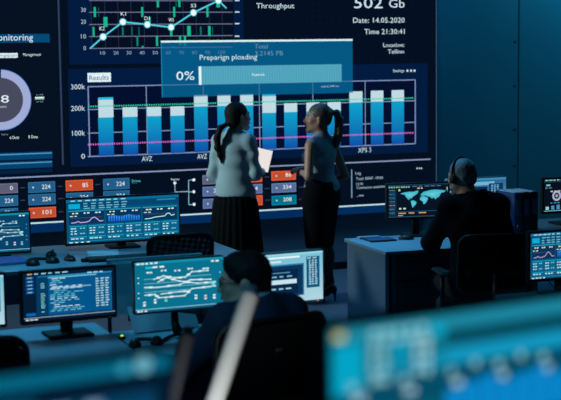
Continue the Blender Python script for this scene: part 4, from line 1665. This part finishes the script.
# ---------------------------------------------------------------- seated man with glasses
def seated(t, lean, headT, Rh, jacket, hairm, hands, grey=False, seed=1, sd=.2, grow=.02, up=0.0):
    J = dict(pelvis=(0, 0, .57), neck=(0, lean, 1.07 + up), shL=(-sd, lean * .85, 1.01 + up), shR=(sd, lean * .85, 1.01 + up),
             hipL=(-.1, .03, .55), hipR=(.1, .03, .55), knL=(-.14, .44, .53), knR=(.14, .44, .53), anL=(-.13, .42, .09), anR=(.13, .42, .09))
    J.update(hands)
    S = Sdf()
    P, E, C, nr = head_sdf(S, headT, Rh, True)
    S.cap(headT + Rh @ np.array((0, -.02, -.06)), np.array(J['neck']) + np.array((0, -.005, -.04)), nr, nr + .012, .03)
    torso(S, J, None, 0)
    limbs(S, J, None, True)
    hand_sdf(S, J['wrL'], J['hdL'], (0, 0, 1), -1, .45)
    hand_sdf(S, J['wrR'], J['hdR'], (0, 0, 1), 1, .45)
    S.build('body', 'skin', t, .0085)
    face_parts(t, P, Rh, brow=hairm)
    B = Sdf()
    R, u, r, fw, L = torso(B, J, None, grow)
    B.ell(np.array(J['pelvis']) + np.array((0, 0, .0)), (.19, .15, .12), None, .05)
    for q in 'LR':
        B.cap(J['sh' + q], J['el' + q], .074, .062, .05)
        w = np.array(J['wr' + q])
        e = np.array(J['el' + q])
        B.cap(e, e + (w - e) * .95, .06, .043, .03)
    nk = np.array(J['neck'])
    B.cap(nk + np.array((0, .0, .01)), nk + np.array((0, -.01, -.05)), .072, .09, .03)
    B.ell(nk + np.array((0, .03, .09)), (.1, .1, .075), None, .01, -1)
    B.build('jacket', jacket, t, .009, folds(seed, .006, 12))
    MB().tube([(nk[0] + .062 * math.cos(a), nk[1] + .004 + .062 * math.sin(a), nk[2] + .028 - .016 * math.sin(a)) for a in np.linspace(0, 2 * PI, 24)], .011, 8).obj('collar', 'shirt' if not grey else jacket, t, True)
    K = Sdf()
    for q in 'LR':
        K.cap(J['hip' + q], J['kn' + q], .1, .07, .05)
        K.cap(J['kn' + q], np.array(J['an' + q]) + np.array((0, 0, .02)), .068, .055, .03)
    K.ell((0, 0, .57), (.178, .138, .11), None, .05)
    K.build('trousers', 'trousers', t, .011)
    for q in 'LR':
        a = np.array(J['an' + q])
        sh = Sdf()
        sh.cap(a + np.array((0, -.04, -.04)), a + np.array((0, .06, -.05)), .045, .042)
        sh.cap(a + np.array((0, .06, -.05)), a + np.array((0, .18, -.06)), .042, .03)
        sh.build('shoe', 'shoe', t, .01)
    return P, J


def man_glasses():
    T0 = at_y(258, 300, 5.38)
    t = thing('person', 'man with glasses and short dark hair in navy jacket, seated in profile', 'person', (T0.x, 5.22, 0), -rad(20.5 - 38))
    Rh = rotz(rad(48)) @ rotx(rad(-4))
    hT = np.array((-.01, .165, 1.16))
    hands = dict(elL=(-.27, .27, .80), wrL=(-.2, .5, .79), elR=(.27, .25, .80), wrR=(.18, .48, .79), hdL=(.15, 1, -.1), hdR=(-.15, 1, -.1))
    P, J = seated(t, .11, hT, Rh, 'jacket', 'hair_dark', hands, seed=2, sd=.165)
    H = Sdf()
    H.ell(P(0, -.016, .04), (.082, .1, .09), Rh, .01)
    H.ell(P(0, -.06, -.02), (.064, .048, .06), Rh, .03)
    H.ell(P(0, .03, .08), (.058, .05, .034), Rh, .03)
    H.ell(P(0, .115, -.035), (.085, .075, .098), Rh, .012, -1)
    for sx in (-1, 1):
        H.ell(P(sx * .085, .012, -.075), (.035, .07, .065), Rh, .01, -1)
    H.build('hair', 'hair_dark', t, .006, folds(4, .0012, 45))
    gl = MB()
    for sx in (-1, 1):
        c_ = (sx * .033, .104, .002)
        gl.tube([P(c_[0] + .024 * math.cos(a), c_[1] - .008 * abs(math.cos(a)) * (1 if sx * math.cos(a) > 0 else 0), c_[2] + .018 * math.sin(a)) for a in np.linspace(0, 2 * PI, 17)], .0022, 6)
        gl.tube([P(sx * .057, .096, .006), P(sx * .074, .05, .008), P(sx * .08, -.01, .004)], .002, 6)
    gl.tube([P(-.01, .108, .005), P(.01, .108, .005)], .002, 6)
    go = gl.obj('glasses', 'black', t)
    return t, J, P


mg, JG, PG = man_glasses()


def man_headset():
    T0 = at_y(468, 200, 8.1)
    t = thing('person', 'grey haired man in dark jacket wearing a headset, seen from behind', 'person', (T0.x, 7.98, 0), -rad(25 - 10))
    Rh = rotz(rad(30)) @ rotx(rad(-8))
    hT = np.array((-.06, .17, 1.26))
    hands = dict(elL=(-.25, .22, .82), wrL=(-.22, .5, .80), elR=(.25, .2, .82), wrR=(.24, .46, .80), hdL=(.05, 1, -.1), hdR=(-.15, 1, -.1))
    P, J = seated(t, .1, hT, Rh, 'jacket2', 'hair_grey', hands, True, 6, .16, .025, .055)
    H = Sdf()
    H.ell(P(0, -.016, .036), (.08, .099, .088), Rh, .01)
    H.ell(P(0, -.06, -.015), (.064, .046, .056), Rh, .03)
    H.ell(P(0, .115, -.02), (.085, .075, .098), Rh, .012, -1)
    for sx in (-1, 1):
        H.ell(P(sx * .085, .012, -.075), (.035, .07, .065), Rh, .01, -1)
    H.build('hair', 'hair_grey', t, .006, folds(4, .0012, 45))
    hs = thing('headset', 'black headset on the head of the grey haired man', 'headset')
    hs.parent = None
    hs.location = t.location
    hs.rotation_euler = t.rotation_euler
    MB().tube([P(.092 * math.sin(a), -.008, .012 + .118 * math.cos(a)) for a in np.linspace(-1.5, 1.5, 20)], .0065, 8).obj('headband', 'black', hs, True)
    for sx in (-1, 1):
        q = Sdf()
        q.ell(P(sx * .09, -.006, -.012), (.014, .028, .032), Rh, .006)
        q.build('earcup', 'black', hs, .006)
    MB().tube([P(-.1, .01, -.03), P(-.095, .06, -.06), P(-.06, .1, -.078)], .004, 6).obj('microphone_arm', 'black', hs, True)
    MB().ball((0, 0, 0), .008, 8, 6, Matrix.Translation(Vector(P(-.056, .102, -.079)))).obj('microphone', 'grey', hs, True)
    return t, J


mh, JH = man_headset()


def put_chair(ch, person, back=.06):
    a = person.rotation_euler.z
    ch.location = (person.location.x + math.sin(a) * back, person.location.y - math.cos(a) * back, 0)
    ch.rotation_euler = (0, 0, a)


put_chair(ch2, mg, .03)
ch2.location.x -= .16
ch2.rotation_euler.z -= rad(4)
put_chair(ch3, mh, .03)
ch3.location.x += .05
p4 = at_y(-18, 350, 5.3)
ch4.location = (p4.x, 5.55, 0)
ch4.rotation_euler = (0, 0, rad(-20))

# tablet into the woman's hand: between the right hand and the left
a = wa.rotation_euler.z
Rz = Matrix.Rotation(a, 4, 'Z')
loc = at_y(262.5, 160, 10.95)
tb.location = loc
tb.rotation_euler = (rad(-20), rad(14), rad(-22))

# ================================================================== THINGS ON THE DESKS
ZD = .74


def keyboard(label, px, py, yaw, w=.42, d=.13, z=ZD):
    p = at_z(px, py, z)
    t = thing('keyboard', label, 'keyboard', (p.x, p.y, z), yaw)
    MB().box((0, 0, .009), (w, d, .018), bev=.004).obj('base', 'black', t)
    proto = MB().box((0, 0, 0), (w / 15 * .82, d / 5 * .8, .006), bev=.0015).mesh('key', 'keys')
    for r_ in range(5):
        for c_ in range(15):
            if r_ == 0 and 4 <= c_ <= 9:
                if c_ == 4:
                    MB().box((0, -d / 2 + d / 5 * .5, .02), (w / 15 * 5.8, d / 5 * .8, .006), bev=.0015).obj('space_bar', 'keys', t)
                continue
            o = link('key', proto, t)
            o.location = (-w / 2 + w / 15 * (c_ + .5), -d / 2 + d / 5 * (r_ + .5), .02)
    return t


def mouse(label, px, py, yaw=0, z=ZD):
    p = at_z(px, py, z)
    t = thing('computer_mouse', label, 'mouse', (p.x, p.y, z), yaw)
    MB().dome((0, 0, 0), .034, .058, .036).obj('body', 'black', t, True)
    MB().cyl((-.004, 0, 0), .008, .008, 10, Matrix.Translation((0, .03, .031)) @ Matrix.Rotation(PI / 2, 4, 'Y')).obj('scroll_wheel', 'greyd', t)
    return t


keyboard('black keyboard on the back desk in front of the ultrawide monitor', 118, 259.5, 0)
mouse('black computer mouse on the back desk, behind the code monitor', 70, 260.5, rad(15))
mouse('small black mouse below the orange chip, on the back desk', 51, 256, rad(-30))
mouse('computer mouse beside the hand of the man in headset', 431, 241, 0)
mouse('black mouse on the right desk left of the world map stand', 406, 239.5, rad(60))

# folded headphones lying on the back desk
p = at_z(43, 264, ZD)
t = thing('headphones', 'black headphones lying on the back left desk above code monitor', 'headphones', (p.x, p.y, ZD), rad(20))
for s_ in (-1, 1):
    MB().dome((s_ * .075, 0, 0), .045, .05, .045).obj('earcup', 'black', t, True)
MB().tube([(.085 * math.cos(q), .12 * math.sin(q), .02) for q in np.linspace(0.1, PI - .1, 14)], .011, 8).obj('headband', 'black', t, True)

# dark phone on a charger, small box, purple notebook, papers
p = at_z(85, 262, ZD)
o = MB().box((0, 0, .012), (.05, .035, .024), bev=.004).obj('adapter_box', 'black')
o.location = (p.x, p.y, ZD)
tag(o, 'tiny black adapter box on the back desk right of the mouse', 'adapter')
p = at_z(8, 262, ZD)
t = thing('notebook', 'purple notebook lying at the left end of back desk', 'notebook', (p.x, p.y, ZD), rad(4))
MB().box((0, 0, .0075), (.21, .3, .013)).obj('pages', 'paper', t)
for zz in (.0005, .0155):
    MB().box((0, 0, zz + .0005), (.218, .308, .002)).obj('cover', 'purple', t)
p = at_z(103, 253, ZD)
o = MB().box((0, 0, .001), (.21, .297, .002)).obj('paper_sheet', 'paper')
o.location = (p.x, p.y, ZD)
o.rotation_euler = (0, 0, rad(-12))
tag(o, 'sheet of paper on the back desk left of ultrawide stand', 'paper')
p = at_z(380, 240.5, ZD)
t = thing('notepad', 'dark notepad lying on the left of the right desk', 'notepad', (p.x, p.y, ZD), rad(-4))
MB().box((0, 0, .006), (.2, .15, .012), bev=.002).obj('cover', 'binderd', t)
MB().box((0, .0, .0125), (.19, .14, .001)).obj('page', 'binder', t)

# front desk
p = at_z(122, 339.3, ZD)
t = thing('usb_hub', 'small device with a yellow green light on the desk joint', 'device', (p.x, p.y, ZD))
MB().box((0, 0, .008), (.03, .03, .016), bev=.004).obj('case', 'black', t)
MB().dome((0, 0, .016), .008, .008, .006, 10, 4).obj('light', 'led_yel', t)
p = at_z(146, 345, ZD)
t = thing('headphones', 'black headphones on the front desk beside the yellow green light', 'headphones', (p.x, p.y, ZD), rad(5))
for s_ in (-1, 1):
    MB().dome((s_ * .055, 0, 0), .03, .035, .04).obj('earcup', 'black', t, True)
MB().tube([(.06 * math.cos(q), .07 * math.sin(q), .016) for q in np.linspace(0.1, PI - .1, 14)], .01, 8).obj('headband', 'black', t, True)
# pale sloping board leaning behind the network monitor
t = thing('document_board', 'pale board with sloping top behind the network monitor', 'board', (2.0, 6.54, ZD))
t.rotation_euler = (0, 0, rad(4))
mb = MB()
q = [(-.17, 0), (.17, 0), (.17, .055), (-.17, .12)]
lean = Matrix.Translation((0, -.02, .006)) @ Matrix.Rotation(-rad(40), 4, 'X')
mb.add([(x, -.004, z * 1.25) for x, z in q] + [(x, .004, z * 1.25) for x, z in q], [(0, 1, 2, 3), (7, 6, 5, 4), (0, 4, 5, 1), (1, 5, 6, 2), (2, 6, 7, 3), (3, 7, 4, 0)], lean)
mb.obj('board', 'paper', t)
MB().box((0, .02, .004), (.3, .06, .008), bev=.002).obj('foot', 'handle', t)
# cables
def cable(label, pts, r=.004):
    o = MB().tube(pts, r, 6).obj('cable', 'black', None, True)
    return tag(o, label, 'cable')


# box files on the far right desk
for i in range(3):
    p = at_z(512.5 + i * 7.4, 233 + i * .2, ZD)
    t = thing('binder', ['blue binder at the left end of the row', 'dark binder between the blue one and another dark one', 'dark binder with pale spine label at the right end'][i] + ' on the right desk', 'binder', (5.42 + i * .07, 8.98, ZD), 0, 'binders standing in a row')
    m_ = 'binder' if i < 1 else 'binderd'
    MB().box((0, .0, .155), (.064, .27, .31), bev=.006).obj('cover', m_, t)
    MB().box((0, .004, .312), (.05, .25, .004)).obj('pages', 'paper', t)
    MB().box((0, -.137, .2), (.04, .003, .12), bev=.001).obj('spine_label', 'label', t)
    MB().tube([(.012 * math.cos(a), -.138, .06 + .012 * math.sin(a)) for a in np.linspace(0, 2 * PI, 13)], .002, 6).obj('finger_ring', 'chrome', t)
p = at_z(358, 238, ZD)
o = MB().box((0, 0, .008), (.17, .06, .016), bev=.003).obj('tray', 'desk')
o.location = (p.x + .06, 9.17, ZD)
tag(o, 'thin pale tray at the back left corner of the right desk', 'tray')
# cable, cable loop beside the chair
cable('black cable hanging in a loop under the far right desk', [(5.3, 8.38, .7), (5.32, 8.3, .5), (5.42, 8.26, .36), (5.55, 8.3, .3), (5.6, 8.38, .45), (5.56, 8.39, .68)])

# ================================================================== SLANTED GLASS REFLECTIONS, BUILT AS SOLID TUBES
def streak(label, top, low, y, r, m):  # solid tube standing in for a tube light mirrored in glass
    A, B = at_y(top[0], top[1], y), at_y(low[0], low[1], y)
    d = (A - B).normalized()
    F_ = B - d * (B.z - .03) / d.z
    t = thing('reflection_streak', label, 'streak', (F_.x, y, 0))
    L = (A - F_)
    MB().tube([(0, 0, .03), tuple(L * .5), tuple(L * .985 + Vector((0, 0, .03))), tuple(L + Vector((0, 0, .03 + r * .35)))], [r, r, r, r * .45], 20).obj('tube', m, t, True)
    MB().cyl((0, 0, 0), .16, .03, 30).obj('base', 'black', t)  # made-up foot to hold the reflection tube up
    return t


streak('reflection built as pale grey slanted pole in front of the man with glasses', (252.3, 288.5), (213.5, 400), 3.9, .03, 'grey')
streak('second faint reflection built as dark grey slanted pole left of the pale one', (189, 330), (171, 400), 3.8, .024, 'greyd')
